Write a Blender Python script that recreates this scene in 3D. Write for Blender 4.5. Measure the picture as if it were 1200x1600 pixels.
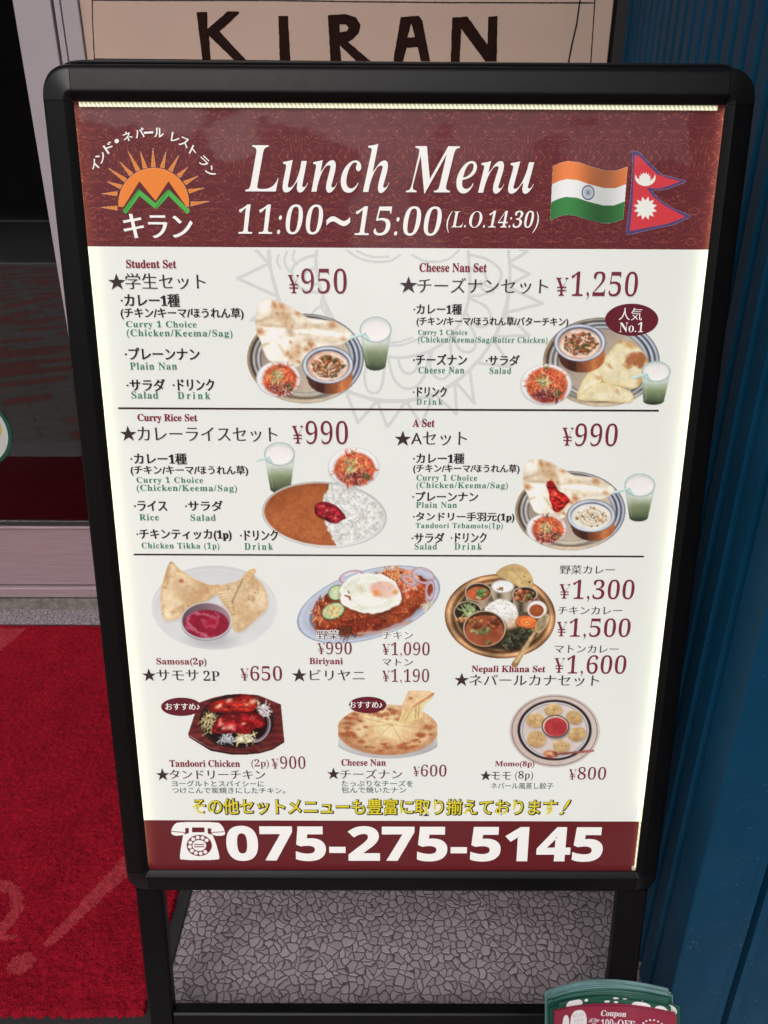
import bpy, math, random
import numpy as np
from mathutils import Matrix, Vector

# ------------------------------------------------------------------ scene, camera, light
for o in list(bpy.data.objects):
    bpy.data.objects.remove(o)
scene = bpy.context.scene
COL = scene.collection
R = math.radians

cam_d = bpy.data.cameras.new('camera')
cam = bpy.data.objects.new('camera', cam_d)
COL.objects.link(cam)
cam_d.sensor_fit = 'VERTICAL'
cam_d.sensor_height = 36.0
cam_d.lens = 27.0
cam_d.clip_start = 0.02
cam_d.clip_end = 400
CW = np.array([[0.9999904352, -0.0032799541, -0.0028933372],
               [-0.0012525301, 0.4190626145, -0.9079564727],
               [0.0041905450, 0.9079514123, 0.4190544980]])
CAM_H = 1.04336
m4 = Matrix([list(CW[i]) + [0] for i in range(3)] + [[0, 0, 0, 1]])
m4.translation = (0, 0, CAM_H)
cam.matrix_world = m4
scene.camera = cam

SUN_EL, SUN_AZ = 50.0, 200.0          # azimuth: compass-like, 180 = straight behind the camera
world = bpy.data.worlds.new('World')
scene.world = world
world.use_nodes = True
wt = world.node_tree
bg = wt.nodes['Background']
sky = wt.nodes.new('ShaderNodeTexSky')
sky.sky_type = 'NISHITA'
sky.sun_disc = False
sky.sun_elevation = R(SUN_EL)
sky.sun_rotation = R(SUN_AZ)
sky.air_density = 1.0
sky.dust_density = 6.0
sky.ozone_density = 0.4
hs = wt.nodes.new('ShaderNodeHueSaturation')   # cloudy day: the sky is nearly grey
hs.inputs['Saturation'].default_value = 0.22
wt.links.new(sky.outputs[0], hs.inputs['Color'])
wt.links.new(hs.outputs[0], bg.inputs['Color'])
bg.inputs['Strength'].default_value = 0.12

sun_d = bpy.data.lights.new('sun', 'SUN')
sun = bpy.data.objects.new('sun', sun_d)
COL.objects.link(sun)
sun_d.energy = 0.7
sun_d.angle = R(35)
sun_d.color = (1.0, 0.95, 0.9)
az = R(SUN_AZ)
to_sun = Vector((math.sin(az) * math.cos(R(SUN_EL)), math.cos(az) * math.cos(R(SUN_EL)), math.sin(R(SUN_EL))))
sun.rotation_euler = to_sun.to_track_quat('Z', 'Y').to_euler()
sun.location = (0, -3, 6)

scene.view_settings.view_transform = 'Standard'
scene.view_settings.look = 'None'
scene.view_settings.gamma = 1
scene.view_settings.exposure = 0.05
scene.cycles.max_bounces = 8
scene.cycles.transparent_max_bounces = 16
scene.cycles.sample_clamp_indirect = 4.0
scene.cycles.use_denoising = True

# ------------------------------------------------------------------ helpers
def lin(c):
    c = np.asarray(c, dtype=float) / 255.0
    return np.where(c <= 0.04045, c / 12.92, ((c + 0.055) / 1.055) ** 2.4)

WHITE = 228.0
def ink(c):            # printed colour -> reflectance, paper white = 0.80
    return np.clip(lin(c) / lin([WHITE] * 3) * 0.80 * np.array([0.955, 1.0, 1.005]), 0.0, 0.86)   # slightly cool printing stock

class NT:
    """small wrapper that makes node trees short to write"""
    def __init__(self, name):
        self.m = bpy.data.materials.new(name)
        self.m.use_nodes = True
        self.t = self.m.node_tree
        self.b = self.t.nodes['Principled BSDF']
        self.out = self.t.nodes['Material Output']
    def n(self, kind, ins=None, **props):
        nd = self.t.nodes.new('ShaderNode' + kind)
        for k, v in props.items():
            setattr(nd, k, v)
        for k, v in (ins or {}).items():
            self.set(nd, k, v)
        return nd
    def set(self, nd, k, v):
        s = nd.inputs[k]
        if hasattr(v, 'node'):
            self.t.links.new(v, s)
        elif isinstance(v, (tuple, list, np.ndarray)) and len(v) == 3 and s.type == 'RGBA':
            s.default_value = (*[float(x) for x in v], 1)
        else:
            s.default_value = v
    def math(self, op, a, b=None, c=None):
        nd = self.n('Math', operation=op)
        self.set(nd, 0, a)
        if b is not None: self.set(nd, 1, b)
        if c is not None: self.set(nd, 2, c)
        return nd.outputs[0]
    def mix(self, f, a, b):
        nd = self.n('Mix', data_type='RGBA')
        self.set(nd, 0, f); self.set(nd, 6, a); self.set(nd, 7, b)
        return nd.outputs[2]
    def ramp(self, fac, stops):
        nd = self.n('ValToRGB', {'Fac': fac})
        e = nd.color_ramp.elements
        while len(e) < len(stops): e.new(0.5)
        for x, (p, c) in zip(e, stops):
            x.position = p
            x.color = (*c, 1) if len(c) == 3 else c
        return nd.outputs['Color']
    def pos(self, scale=None, gen='Object'):
        tc = self.n('TexCoord')
        o = tc.outputs[gen]
        if scale is not None:
            mp = self.n('Mapping', {'Vector': o})
            mp.inputs['Scale'].default_value = scale if isinstance(scale, tuple) else (scale,) * 3
            o = mp.outputs[0]
        return o
    def noise(self, vec, scale, detail=3, rough=0.55, dist=0.0):
        nd = self.n('TexNoise', {'Vector': vec, 'Scale': scale, 'Detail': detail, 'Roughness': rough, 'Distortion': dist})
        return nd.outputs['Fac']
    def bump(self, h, strength, dist):
        nd = self.n('Bump', {'Height': h, 'Strength': strength, 'Distance': dist})
        return nd.outputs[0]
    def bs(self, **k):
        for a, v in k.items():
            self.set(self.b, a.replace('_', ' '), v)
        return self.m

def simple(name, c, rough=0.5, metal=0.0, vary=0.12, scale=18, bump=0.0, bscale=300, spec=0.5, coat=0.0):
    k = NT(name)
    p = k.pos()
    n1 = k.noise(p, scale, 5)
    c = np.asarray(c, float)
    col = k.ramp(n1, [(0.25, tuple(c * (1 - vary))), (0.75, tuple(np.minimum(c * (1 + vary), 1)))])
    rr = k.math('MULTIPLY_ADD', k.noise(p, scale * 3, 3), 0.25 * rough, rough * 0.87)
    k.bs(Base_Color=col, Metallic=metal, Roughness=rr)
    k.b.inputs['Specular IOR Level'].default_value = spec
    k.b.inputs['Coat Weight'].default_value = coat
    if bump:
        k.set(k.b, 'Normal', k.bump(k.noise(p, bscale, 3), bump, 0.001))
    return k.m

def mesh_object(name, verts, faces, mat, parent=None, base=None, face_mats=None, colors=None, smooth=False):
    """verts in world space; base = world position of the thing's Empty (verts are stored relative to it)"""
    v = np.asarray(verts, dtype=np.float64).reshape(-1, 3)
    if base is not None:
        v = v - np.asarray(base)
    me = bpy.data.meshes.new(name)
    if isinstance(faces, np.ndarray):
        nf, k = faces.shape
        me.vertices.add(len(v)); me.loops.add(nf * k); me.polygons.add(nf)
        me.vertices.foreach_set('co', v.astype(np.float32).ravel())
        me.loops.foreach_set('vertex_index', faces.astype(np.int32).ravel())
        me.polygons.foreach_set('loop_start', np.arange(0, nf * k, k, dtype=np.int32))
        me.polygons.foreach_set('loop_total', np.full(nf, k, dtype=np.int32))
        me.update(calc_edges=True)
    else:
        me.from_pydata([tuple(x) for x in v], [], [tuple(int(i) for i in f) for f in faces])
    for mm in (mat if isinstance(mat, (list, tuple)) else [mat]):
        me.materials.append(mm)
    if face_mats is not None:
        me.polygons.foreach_set('material_index', np.asarray(face_mats, dtype=np.int32))
    if colors is not None:
        at = me.color_attributes.new('Col', 'FLOAT_COLOR', 'POINT')
        cc = np.ones((len(v), 4), dtype=np.float32); cc[:, :3] = colors
        at.data.foreach_set('color', cc.ravel())
    if smooth:
        me.polygons.foreach_set('use_smooth', np.ones(len(me.polygons), dtype=bool))
    me.update()
    o = bpy.data.objects.new(name, me)
    COL.objects.link(o)
    if parent is not None:
        o.parent = parent
    elif base is not None:
        o.location = base
    return o

def thing(name, label, cat, loc, group=None):
    o = bpy.data.objects.new(name, None)
    COL.objects.link(o)
    o.location = loc
    o.empty_display_size = 0.05
    o['label'] = label; o['category'] = cat
    if group: o['group'] = group
    return o

def tag(o, label, cat, group=None):
    o['label'] = label; o['category'] = cat
    if group: o['group'] = group
    return o

class MB:
    """mesh builder: boxes, prisms and tubes gathered into one mesh"""
    def __init__(self):
        self.v = []; self.f = []; self.m = []
    def add(self, verts, faces, mi=0):
        b = len(self.v)
        self.v += [tuple(map(float, x)) for x in verts]
        self.f += [tuple(b + i for i in f) for f in faces]
        self.m += [mi] * len(faces)
    def box(self, x0, y0, z0, x1, y1, z1, mi=0, bev=0.0):
        if bev <= 0:
            vs = [(x, y, z) for z in (z0, z1) for y in (y0, y1) for x in (x0, x1)]
            self.add(vs, [(0, 2, 3, 1), (4, 5, 7, 6), (0, 1, 5, 4), (2, 6, 7, 3), (0, 4, 6, 2), (1, 3, 7, 5)], mi)
            return
        import bmesh
        bm = bmesh.new()
        bmesh.ops.create_cube(bm, size=1)
        for vv in bm.verts:
            vv.co = Vector(((x0 + x1) / 2 + vv.co.x * (x1 - x0), (y0 + y1) / 2 + vv.co.y * (y1 - y0), (z0 + z1) / 2 + vv.co.z * (z1 - z0)))
        bmesh.ops.bevel(bm, geom=bm.edges[:], offset=bev, segments=2, affect='EDGES', profile=0.5)
        bm.verts.index_update()
        self.add([vv.co[:] for vv in bm.verts], [[vv.index for vv in f.verts] for f in bm.faces], mi)
        bm.free()
    def sweep(self, rings, mi=0, closed=True, caps=True):
        n = len(rings[0])
        vs = [p for r in rings for p in r]
        fs = []
        for i in range(len(rings) - 1):
            for j in range(n if closed else n - 1):
                k = (j + 1) % n
                fs.append((i * n + j, i * n + k, (i + 1) * n + k, (i + 1) * n + j))
        if caps and closed:
            fs.append(tuple(range(n - 1, -1, -1)))
            fs.append(tuple((len(rings) - 1) * n + j for j in range(n)))
        self.add(vs, fs, mi)
    def tube(self, pts, r, seg=10, mi=0):
        pts = [Vector(p) for p in pts]
        rings = []
        for i, p in enumerate(pts):
            d = (pts[min(i + 1, len(pts) - 1)] - pts[max(i - 1, 0)]).normalized()
            a = d.orthogonal().normalized(); b = d.cross(a)
            rr = r[i] if isinstance(r, (list, tuple)) else r
            rings.append([p + (a * math.cos(t) + b * math.sin(t)) * rr for t in [2 * math.pi * q / seg for q in range(seg)]])
        self.sweep(rings, mi)
    def build(self, name, mat, parent=None, base=None, smooth=False):
        o = mesh_object(name, self.v, self.f, mat, parent, base, self.m, smooth=False)
        import bmesh
        bm = bmesh.new(); bm.from_mesh(o.data)
        bmesh.ops.recalc_face_normals(bm, faces=bm.faces[:])
        bm.to_mesh(o.data); bm.free()
        if smooth:
            for p in o.data.polygons: p.use_smooth = True
            try:
                o.data.set_sharp_from_angle(angle=R(38))
            except Exception:
                pass
        return o

# ------------------------------------------------------------------ the plane of the menu sheet
# Artwork positions were read off as image pixels (GRID corners); unskew() turns those pixels into metres on the flat sheet.
SHEET_W, SHEET_H = 0.580, 0.8243
GRID = [(118, 160), (1130, 166), (233, 1355), (990, 1357)]
def _homog(src, dst):
    A = []
    for (x, y), (u, v) in zip(src, dst):
        A.append([x, y, 1, 0, 0, 0, -u * x, -u * y, -u])
        A.append([0, 0, 0, x, y, 1, -v * x, -v * y, -v])
    return np.linalg.svd(np.array(A, float))[2][-1].reshape(3, 3)
HM = _homog(GRID, [(0, 0), (SHEET_W, 0), (0, SHEET_H), (SHEET_W, SHEET_H)])
def px_to_sheet(x, y):
    x = np.asarray(x, float); y = np.asarray(y, float)
    w = HM[2, 0] * x + HM[2, 1] * y + HM[2, 2]
    return (HM[0, 0] * x + HM[0, 1] * y + HM[0, 2]) / w, (HM[1, 0] * x + HM[1, 1] * y + HM[1, 2]) / w

S_TL = np.array([-0.27505, 0.77735, 1.08697])
S_U = np.array([1.0, 0.0, -0.00098])
S_D = np.array([-0.00097, -0.14695, -0.98914])
S_N = np.array([0.00014, -0.98914, 0.14695])
def on_sheet(u, v, w=0.0):
    u = np.asarray(u, float)[..., None]; v = np.asarray(v, float)[..., None]; w = np.asarray(w, float)[..., None]
    return S_TL + u * S_U + v * S_D + w * S_N
# ------------------------------------------------------------------ materials
M = {}
M['black_frame'] = simple('black_powder_coat', (0.0035, 0.0035, 0.0040), 0.40, vary=0.15, scale=30, bump=0.06, bscale=900, spec=0.16)
M['cap'] = simple('cream_plastic', (0.55, 0.53, 0.42), 0.4)
M['black_gloss'] = simple('black_plastic', (0.006, 0.006, 0.0065), 0.25, vary=0.1, scale=30, spec=0.22)
M['alu'] = simple('painted_aluminium', (0.46, 0.41, 0.44), 0.42, 0.15, vary=0.05, scale=9, bump=0.03, bscale=500)
k = NT('brushed_rail')
p = k.pos((3, 60, 160))
g1 = k.noise(p, 3, 5)
k.bs(Base_Color=k.ramp(g1, [(0.3, (0.33, 0.25, 0.275)), (0.7, (0.45, 0.35, 0.38))]), Metallic=0.25, Roughness=k.math('MULTIPLY_ADD', g1, 0.2, 0.34))
M['alu_rail'] = k.m
M['alu_dark'] = simple('gasket', (0.02, 0.018, 0.018), 0.6)
M['board'] = simple('beige_paint', (0.60, 0.43, 0.345), 0.62, vary=0.05, scale=6, bump=0.12, bscale=90)
M['brown_paint'] = simple('dark_brown_paint', (0.022, 0.008, 0.006), 0.75, vary=0.3, scale=40, spec=0.08)
M['line_paint'] = simple('black_line_paint', (0.012, 0.008, 0.008), 0.5)
M['concrete'] = simple('rough_concrete', (0.17, 0.15, 0.135), 0.9, vary=0.45, scale=60, bump=0.8, bscale=120)
M['plaster'] = simple('shop_wall_paint', (0.30, 0.26, 0.24), 0.8, vary=0.08, scale=5, bump=0.2, bscale=80)
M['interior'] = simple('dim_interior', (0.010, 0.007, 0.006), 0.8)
M['added_soffit'] = simple('added_soffit_paint', (0.22, 0.2, 0.2), 0.8)
M['rubber'] = simple('black_rubber', (0.012, 0.012, 0.013), 0.7, bump=0.2, bscale=400)

# blue painted siding with dust specks near the ground
k = NT('blue_siding_paint')
p = k.pos(gen='Object')
geo = k.n('NewGeometry')
sx = k.n('SeparateXYZ', {'Vector': geo.outputs['Position']})
n1 = k.noise(p, 7, 5)
base = k.ramp(n1, [(0.3, (0.0014, 0.038, 0.084)), (0.72, (0.002, 0.051, 0.112))])
vo = k.n('TexVoronoi', {'Vector': p, 'Scale': 260.0, 'Randomness': 1.0})
spk = k.math('LESS_THAN', vo.outputs['Distance'], k.math('MULTIPLY', k.math('POWER', k.noise(p, 40, 2), 3), 0.55))
low = k.n('MapRange', {'Value': sx.outputs['Z'], 'From Min': 0.05, 'From Max': 0.75, 'To Min': 0.8, 'To Max': 0.0}).outputs[0]
mask = k.math('MULTIPLY', k.math('MULTIPLY', spk, low), k.math('GREATER_THAN', k.noise(p, 300, 1), 0.45))
dust = k.math('MULTIPLY', k.math('POWER', low, 2.0), k.noise(p, 25, 4))
c2 = k.mix(k.math('MULTIPLY', dust, 0.3), base, (0.12, 0.16, 0.2))
k.bs(Base_Color=k.mix(mask, c2, (0.30, 0.38, 0.42)), Roughness=k.math('MULTIPLY_ADD', n1, 0.2, 0.42))
k.b.inputs['Specular IOR Level'].default_value = 0.09
k.set(k.b, 'Normal', k.bump(k.noise(p, 240, 3), 0.05, 0.001))
M['blue'] = k.m

# crazy-paving vinyl
k = NT('crazy_paving')
p = k.pos()
wn = k.n('TexNoise', {'Vector': p, 'Scale': 60.0, 'Detail': 1.0})
off = k.n('VectorMath', {0: wn.outputs['Color'], 1: (0.5, 0.5, 0.5)}, operation='SUBTRACT')
off2 = k.n('VectorMath', {0: off.outputs[0]}, operation='SCALE'); off2.inputs['Scale'].default_value = 0.016
pw = k.n('VectorMath', {0: p, 1: off2.outputs[0]}, operation='ADD').outputs[0]
fl = k.n('VectorMath', {0: pw, 1: (1, 1, 0)}, operation='MULTIPLY').outputs[0]
ve = k.n('TexVoronoi', {'Vector': fl, 'Scale': 88.0, 'Randomness': 1.0}, feature='DISTANCE_TO_EDGE', voronoi_dimensions='2D')
vc = k.n('TexVoronoi', {'Vector': fl, 'Scale': 88.0, 'Randomness': 1.0}, voronoi_dimensions='2D')
edge = k.n('MapRange', {'Value': ve.outputs['Distance'], 'From Min': 0.030, 'From Max': 0.11}, interpolation_type='SMOOTHSTEP').outputs[0]
hs_ = k.n('SeparateColor', {'Color': vc.outputs['Color']})
tone = k.math('MULTIPLY_ADD', hs_.outputs[0], 0.6, k.math('MULTIPLY', k.noise(p, 30, 4), 0.5))
stone = k.ramp(tone, [(0.15, (0.25, 0.205, 0.226)), (0.9, (0.385, 0.325, 0.352))])
grain = k.noise(p, 700, 2)
stone = k.mix(k.math('MULTIPLY', grain, 0.22), stone, (0.14, 0.12, 0.13))
big = k.noise(p, 4, 4)
stone = k.mix(k.math('MULTIPLY', big, 0.3), stone, (0.19, 0.165, 0.172))
k.bs(Base_Color=k.mix(edge, (0.070, 0.054, 0.063), stone), Roughness=k.math('MULTIPLY_ADD', grain, 0.2, 0.48))
hgt = k.math('ADD', k.n('MapRange', {'Value': ve.outputs['Distance'], 'From Min': 0.02, 'From Max': 0.20}, interpolation_type='SMOOTHSTEP').outputs[0], k.math('MULTIPLY', grain, 0.12))
k.set(k.b, 'Normal', k.bump(hgt, 0.55, 0.0018))
M['paving'] = k.m

# red pile of the door mat (two yarn colours)
def pile(name, a, b):
    k = NT(name)
    p = k.pos()
    n1 = k.noise(p, 420, 2); n2 = k.noise(p, 16, 4); n3 = k.noise(p, 110, 3)
    s = k.math('ADD', k.math('MULTIPLY', n1, 0.5), k.math('ADD', k.math('MULTIPLY', n2, 0.22), k.math('MULTIPLY', n3, 0.30)))
    col = k.ramp(s, [(0.34, a), (0.66, b)])
    k.bs(Base_Color=col, Roughness=0.92)
    k.b.inputs['Specular IOR Level'].default_value = 0.05
    k.b.inputs['Sheen Weight'].default_value = 0.0
    k.b.inputs['Sheen Roughness'].default_value = 0.5
    k.set(k.b, 'Normal', k.bump(n1, 1.0, 0.003))
    return k.m
M['pile'] = pile('red_pile', (0.10, 0.002, 0.007), (0.36, 0.009, 0.024))
M['pile_light'] = pile('pink_pile', (0.20, 0.014, 0.022), (0.44, 0.045, 0.06))

# brick sidewalk (in front of the shop, mirrored in the door glass)
k = NT('brick_pavement')
p = k.pos()
rot = k.n('Mapping', {'Vector': p}); rot.inputs['Rotation'].default_value = (0, 0, R(28))
bt = k.n('TexBrick', {'Vector': rot.outputs[0], 'Scale': 2.3, 'Mortar Size': 0.008, 'Bias': 0.0, 'Color1': (0, 0, 0), 'Color2': (1, 1, 1), 'Mortar': (0.3, 0.3, 0.3)})
sel = k.n('MapRange', {'Value': bt.outputs['Color'], 'From Min': 0.52, 'From Max': 0.58}).outputs[0]
tile = k.mix(sel, k.mix(k.noise(p, 3, 2), (0.15, 0.14, 0.13), (0.30, 0.28, 0.26)), (0.38, 0.035, 0.022))
tile = k.mix(bt.outputs['Fac'], tile, (0.05, 0.045, 0.04))
k.bs(Base_Color=k.mix(k.math('MULTIPLY', k.noise(p, 30, 4), 0.35), tile, (0.12, 0.1, 0.095)), Roughness=0.75)
M['brick'] = k.m
M['asphalt'] = simple('asphalt', (0.05, 0.05, 0.05), 0.85, vary=0.3, scale=200, bump=0.5, bscale=400)
M['road_white'] = simple('road_paint', (0.62, 0.62, 0.6), 0.7, vary=0.2, scale=60)
M['kerbstone'] = simple('kerbstone', (0.30, 0.29, 0.28), 0.8, vary=0.2, scale=20)
M['facade'] = simple('facade_dark', (0.10, 0.085, 0.08), 0.7, vary=0.2, scale=2)
M['facade_pale'] = simple('facade_pale', (0.34, 0.32, 0.33), 0.7, vary=0.1, scale=2)

# door glass: clear pane, mirror-like by Fresnel
k = NT('door_glass')
tr = k.n('BsdfTransparent'); tr.inputs['Color'].default_value = (0.80, 0.80, 0.80, 1)
gl = k.n('BsdfGlossy'); gl.inputs['Roughness'].default_value = 0.01
gl.inputs['Color'].default_value = (0.95, 0.93, 0.93, 1)
fr = k.n('Fresnel'); fr.inputs['IOR'].default_value = 1.62
mx = k.n('MixShader', {0: fr.outputs[0]})
k.t.links.new(tr.outputs[0], mx.inputs[1]); k.t.links.new(gl.outputs[0], mx.inputs[2])
k.t.links.new(mx.outputs[0], k.out.inputs['Surface'])
M['glass'] = k.m

# printed sheet under a clear glossy film
BACKLIGHT = 0.12
def film(k, rough=0.5, coat=0.5):
    p = k.pos()
    k.b.inputs['Roughness'].default_value = rough
    k.b.inputs['Specular IOR Level'].default_value = 0.25
    k.b.inputs['Coat Weight'].default_value = coat
    k.b.inputs['Coat Roughness'].default_value = 0.05
    h = k.math('ADD', k.noise(p, 5.5, 2), k.math('MULTIPLY', k.noise(p, 22, 2), 0.05))
    k.set(k.b, 'Coat Normal', k.bump(h, 0.35, 0.02))
    lk = k.b.inputs['Base Color'].links          # the sheet is a translucent print on a light panel
    if lk: k.t.links.new(lk[0].from_socket, k.b.inputs['Emission Color'])
    else: k.b.inputs['Emission Color'].default_value = k.b.inputs['Base Color'].default_value
    k.b.inputs['Emission Strength'].default_value = BACKLIGHT
def print_mat(name, c):
    k = NT(name)
    k.bs(Base_Color=ink(c)); film(k)
    return k.m
k = NT('white_sheet'); n1 = k.noise(k.pos(), 3, 3)
k.bs(Base_Color=k.ramp(n1, [(0.3, tuple(ink((226, 227, 222)))), (0.7, tuple(ink((230, 229, 224))))])); film(k)
M['paper'] = k.m
# maroon ground with a mirrored scrollwork of fine lines
k = NT('maroon_scrollwork')
p = k.pos()
s3 = k.n('SeparateXYZ', {'Vector': p})
px_ = k.math('PINGPONG', s3.outputs['X'], 0.0263)
pz_ = k.math('PINGPONG', s3.outputs['Z'], 0.058)
cv = k.n('CombineXYZ', {'X': px_, 'Y': pz_})
def lines(scale, mult, width, dist):
    nn = k.noise(cv.outputs[0], scale, 1.0, 0.5, dist)
    f = k.math('FRACT', k.math('MULTIPLY', nn, mult))
    d = k.math('ABSOLUTE', k.math('SUBTRACT', f, 0.5))
    return k.n('MapRange', {'Value': d, 'From Min': width, 'From Max': width * 0.3, 'To Min': 0, 'To Max': 1}, interpolation_type='SMOOTHSTEP').outputs[0]
msk = k.math('MAXIMUM', lines(36, 7.0, 0.065, 2.6), k.math('MULTIPLY', lines(66, 3.0, 0.05, 3.0), 0.8))
msk = k.math('MULTIPLY', msk, k.n('MapRange', {'Value': k.noise(cv.outputs[0], 45, 1), 'From Min': 0.30, 'From Max': 0.46}).outputs[0])
k.bs(Base_Color=k.mix(k.math('MULTIPLY', msk, 0.62), tuple(ink((94, 33, 40))), tuple(ink((172, 90, 72))))); film(k, coat=0.6)
M['header'] = k.m
M['footer'] = print_mat('maroon_ground', (98, 30, 35))
M['p_white'] = print_mat('print_white', (240, 236, 232))
M['p_black'] = print_mat('print_black', (38, 28, 33))
M['p_star'] = print_mat('print_dark_brown', (58, 42, 46))
M['p_red'] = print_mat('print_crimson', (128, 22, 48))
M['p_price'] = print_mat('print_maroon', (118, 38, 56))
M['p_green'] = print_mat('print_green', (62, 122, 94))
M['p_teal'] = print_mat('print_teal', (58, 88, 90))
M['p_yellow'] = print_mat('print_yellow', (220, 204, 44))
M['p_rule'] = print_mat('print_rule', (50, 28, 36))
M['p_badge'] = print_mat('print_badge', (98, 26, 40))
k = NT('printed_picture')
at = k.n('Attribute'); at.attribute_name = 'Col'
k.bs(Base_Color=at.outputs['Color']); film(k)
M['picture'] = k.m

# LED edge light: pale strip with a row of brighter beads
def led(name, strength, beads):
    k = NT(name)
    p = k.pos()
    s3 = k.n('SeparateXYZ', {'Vector': p})
    f = k.math('ABSOLUTE', k.math('SUBTRACT', k.math('FRACT', k.math('MULTIPLY', k.math('ADD', s3.outputs['X'], k.math('MULTIPLY', s3.outputs['Z'], 0.45)), 1 / 0.0038)), 0.5))
    b = k.n('MapRange', {'Value': f, 'From Min': 0.12, 'From Max': 0.30, 'To Min': 1.0, 'To Max': 0.0}).outputs[0]
    if beads:
        col = k.mix(b, (0.44, 0.45, 0.20), (1.1, 1.12, 0.85))
    else:
        col = k.mix(0.0, (0.95, 0.98, 0.58), (1, 1, 1))
    k.bs(Base_Color=(0.6, 0.6, 0.5), Emission_Color=col, Emission_Strength=strength)
    return k.m
M['led_top'] = led('led_strip_beads', 0.65, True)
M['led_side'] = led('led_strip_plain', 8.5, False)
# ------------------------------------------------------------------ setting
WY = 1.672            # the plane of the shop front
b = MB(); b.box(-3.0, 0.46, -0.04, 0.62, WY + 0.06, 0.0)
o = b.build('pavement', M['paving']); o['kind'] = 'structure'
b = MB(); b.box(-9, -5.0, -0.06, 9, 0.46, -0.004)
o = b.build('brick_pavement', M['brick']); o['kind'] = 'structure'
b = MB(); b.box(-20, -5.16, -0.10, 20, -5.0, 0.0)
o = b.build('road_kerb', M['kerbstone']); o['kind'] = 'structure'
b = MB(); b.box(-60, -60, -0.16, 60, -5.16, -0.10)
for yy in (-5.6, -12.2):
    b.box(-20, yy - 0.45, -0.10, 20, yy, -0.096, 1)
o = b.build('road', [M['asphalt'], M['road_white']]); o['kind'] = 'structure'
b = MB(); b.box(-60, 0.46, -0.30, 60, 60, -0.05)
o = b.build('ground', M['concrete']); o['kind'] = 'structure'

# buildings across the street (mirrored in the glass and in the film of the menu)
def far_building(x0, x1, h, mat, label):
    t = thing('building', label, 'building', ((x0 + x1) / 2, -17, 0))
    base = t.location
    b = MB(); b.box(x0, -25, -0.1, x1, -17, h)
    b.build('wall', M[mat], t, base)
    n = max(2, int((x1 - x0) / 2.2))
    for i in range(n):
        for zz in range(int(h // 3)):
            cx = x0 + (i + 0.5) * (x1 - x0) / n
            b = MB(); b.box(cx - 0.6, -17.02, zz * 3 + 1.0, cx + 0.6, -16.97, zz * 3 + 2.4)
            b.build('window', M['alu_dark'], t, base)
far_building(-14, -1.2, 7.5, 'facade', 'dark low building across the street mirrored in the door glass')
far_building(2.0, 14, 6.5, 'facade_pale', 'pale low building across the street mirrored in the menu film')

# shop wall: plinth, jamb, wall behind the name board, upper wall and an unseen overhang
t = thing('shop_wall', 'beige shop wall with concrete plinth around the glass door', 'wall', (0, WY, 0))
base = t.location
rnd = random.Random(4)
b = MB()
xs = np.linspace(-3.0, 0.47, 160)
rings = []
for x in xs:
    j = rnd.uniform(-0.004, 0.002); j2 = rnd.uniform(-0.004, 0.003)
    rings.append([(x, WY + 0.06, 0.0), (x, WY + 0.06, 0.036), (x, WY + 0.004 + j * 0.6, 0.037 + j2 * 0.6), (x, WY - 0.004 + j, 0.028 + j2), (x, WY - 0.006 + j, 0.0)])
b.sweep(rings)
b.build('plinth', M['concrete'], t, base)
b = MB(); b.box(-0.545, WY + 0.02, 0.036, 0.47, WY + 0.1, 3.2); b.build('wall_panel', M['plaster'], t, base)
b = MB(); b.box(-3.0, WY + 0.0, 2.15, -0.545, WY + 0.1, 3.2); b.build('upper_wall', M['plaster'], t, base)
b = MB(); b.box(-3.2, 0.75, 2.62, 2.5, WY + 0.1, 2.74); b.build('added_soffit', M['added_soffit'], t, base)  # out of view, added to keep skylight off the shop front
b = MB(); b.box(-0.602, WY - 0.008, 0.036, -0.592, WY + 0.06, 2.15); b.box(-0.588, WY - 0.012, 0.036, -0.557, WY + 0.06, 2.15, bev=0.002)
b.box(-0.592, WY + 0.0, 0.036, -0.588, WY + 0.05, 2.15)
b.build('door_jamb', M['alu'], t, base)

# dark room behind the glass
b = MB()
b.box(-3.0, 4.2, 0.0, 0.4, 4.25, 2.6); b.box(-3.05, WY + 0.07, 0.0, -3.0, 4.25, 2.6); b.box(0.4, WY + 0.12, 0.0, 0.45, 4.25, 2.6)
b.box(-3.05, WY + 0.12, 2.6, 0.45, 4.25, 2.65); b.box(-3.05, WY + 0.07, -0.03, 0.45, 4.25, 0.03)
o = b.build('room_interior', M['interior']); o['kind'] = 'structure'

# sliding glass door
t = thing('sliding_door', 'sliding glass door with pale aluminium stile left of the menu board', 'door', (-1.2, WY, 0.037))
base = t.location
X0 = -1.85
b = MB(); b.box(X0, WY - 0.010, 0.037, -0.604, WY + 0.05, 0.0625, bev=0.0015); b.build('track', M['alu_rail'], t, base)
b = MB(); b.box(X0, WY + 0.002, 0.0665, -0.679, WY + 0.034, 0.2235, bev=0.002)
b.box(X0, WY - 0.001, 0.2235, -0.679, WY + 0.022, 0.2275, 0, bev=0.001)
b.build('bottom_rail', M['alu_rail'], t, base)
b = MB(); b.box(X0, WY + 0.008, 0.2277, -0.679, WY + 0.026, 0.2355); b.build('gasket', M['alu_dark'], t, base)
b = MB(); b.box(-0.679, WY - 0.004, 0.0665, -0.609, WY + 0.040, 2.12, bev=0.002); b.build('stile', M['alu'], t, base)
b = MB(); b.box(X0, WY - 0.004, 0.0665, X0 + 0.07, WY + 0.040, 2.12, bev=0.002); b.build('stile', M['alu'], t, base)
b = MB(); b.box(X0 + 0.07, WY + 0.002, 2.05, -0.679, WY + 0.034, 2.12, bev=0.002); b.build('top_rail', M['alu'], t, base)
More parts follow.
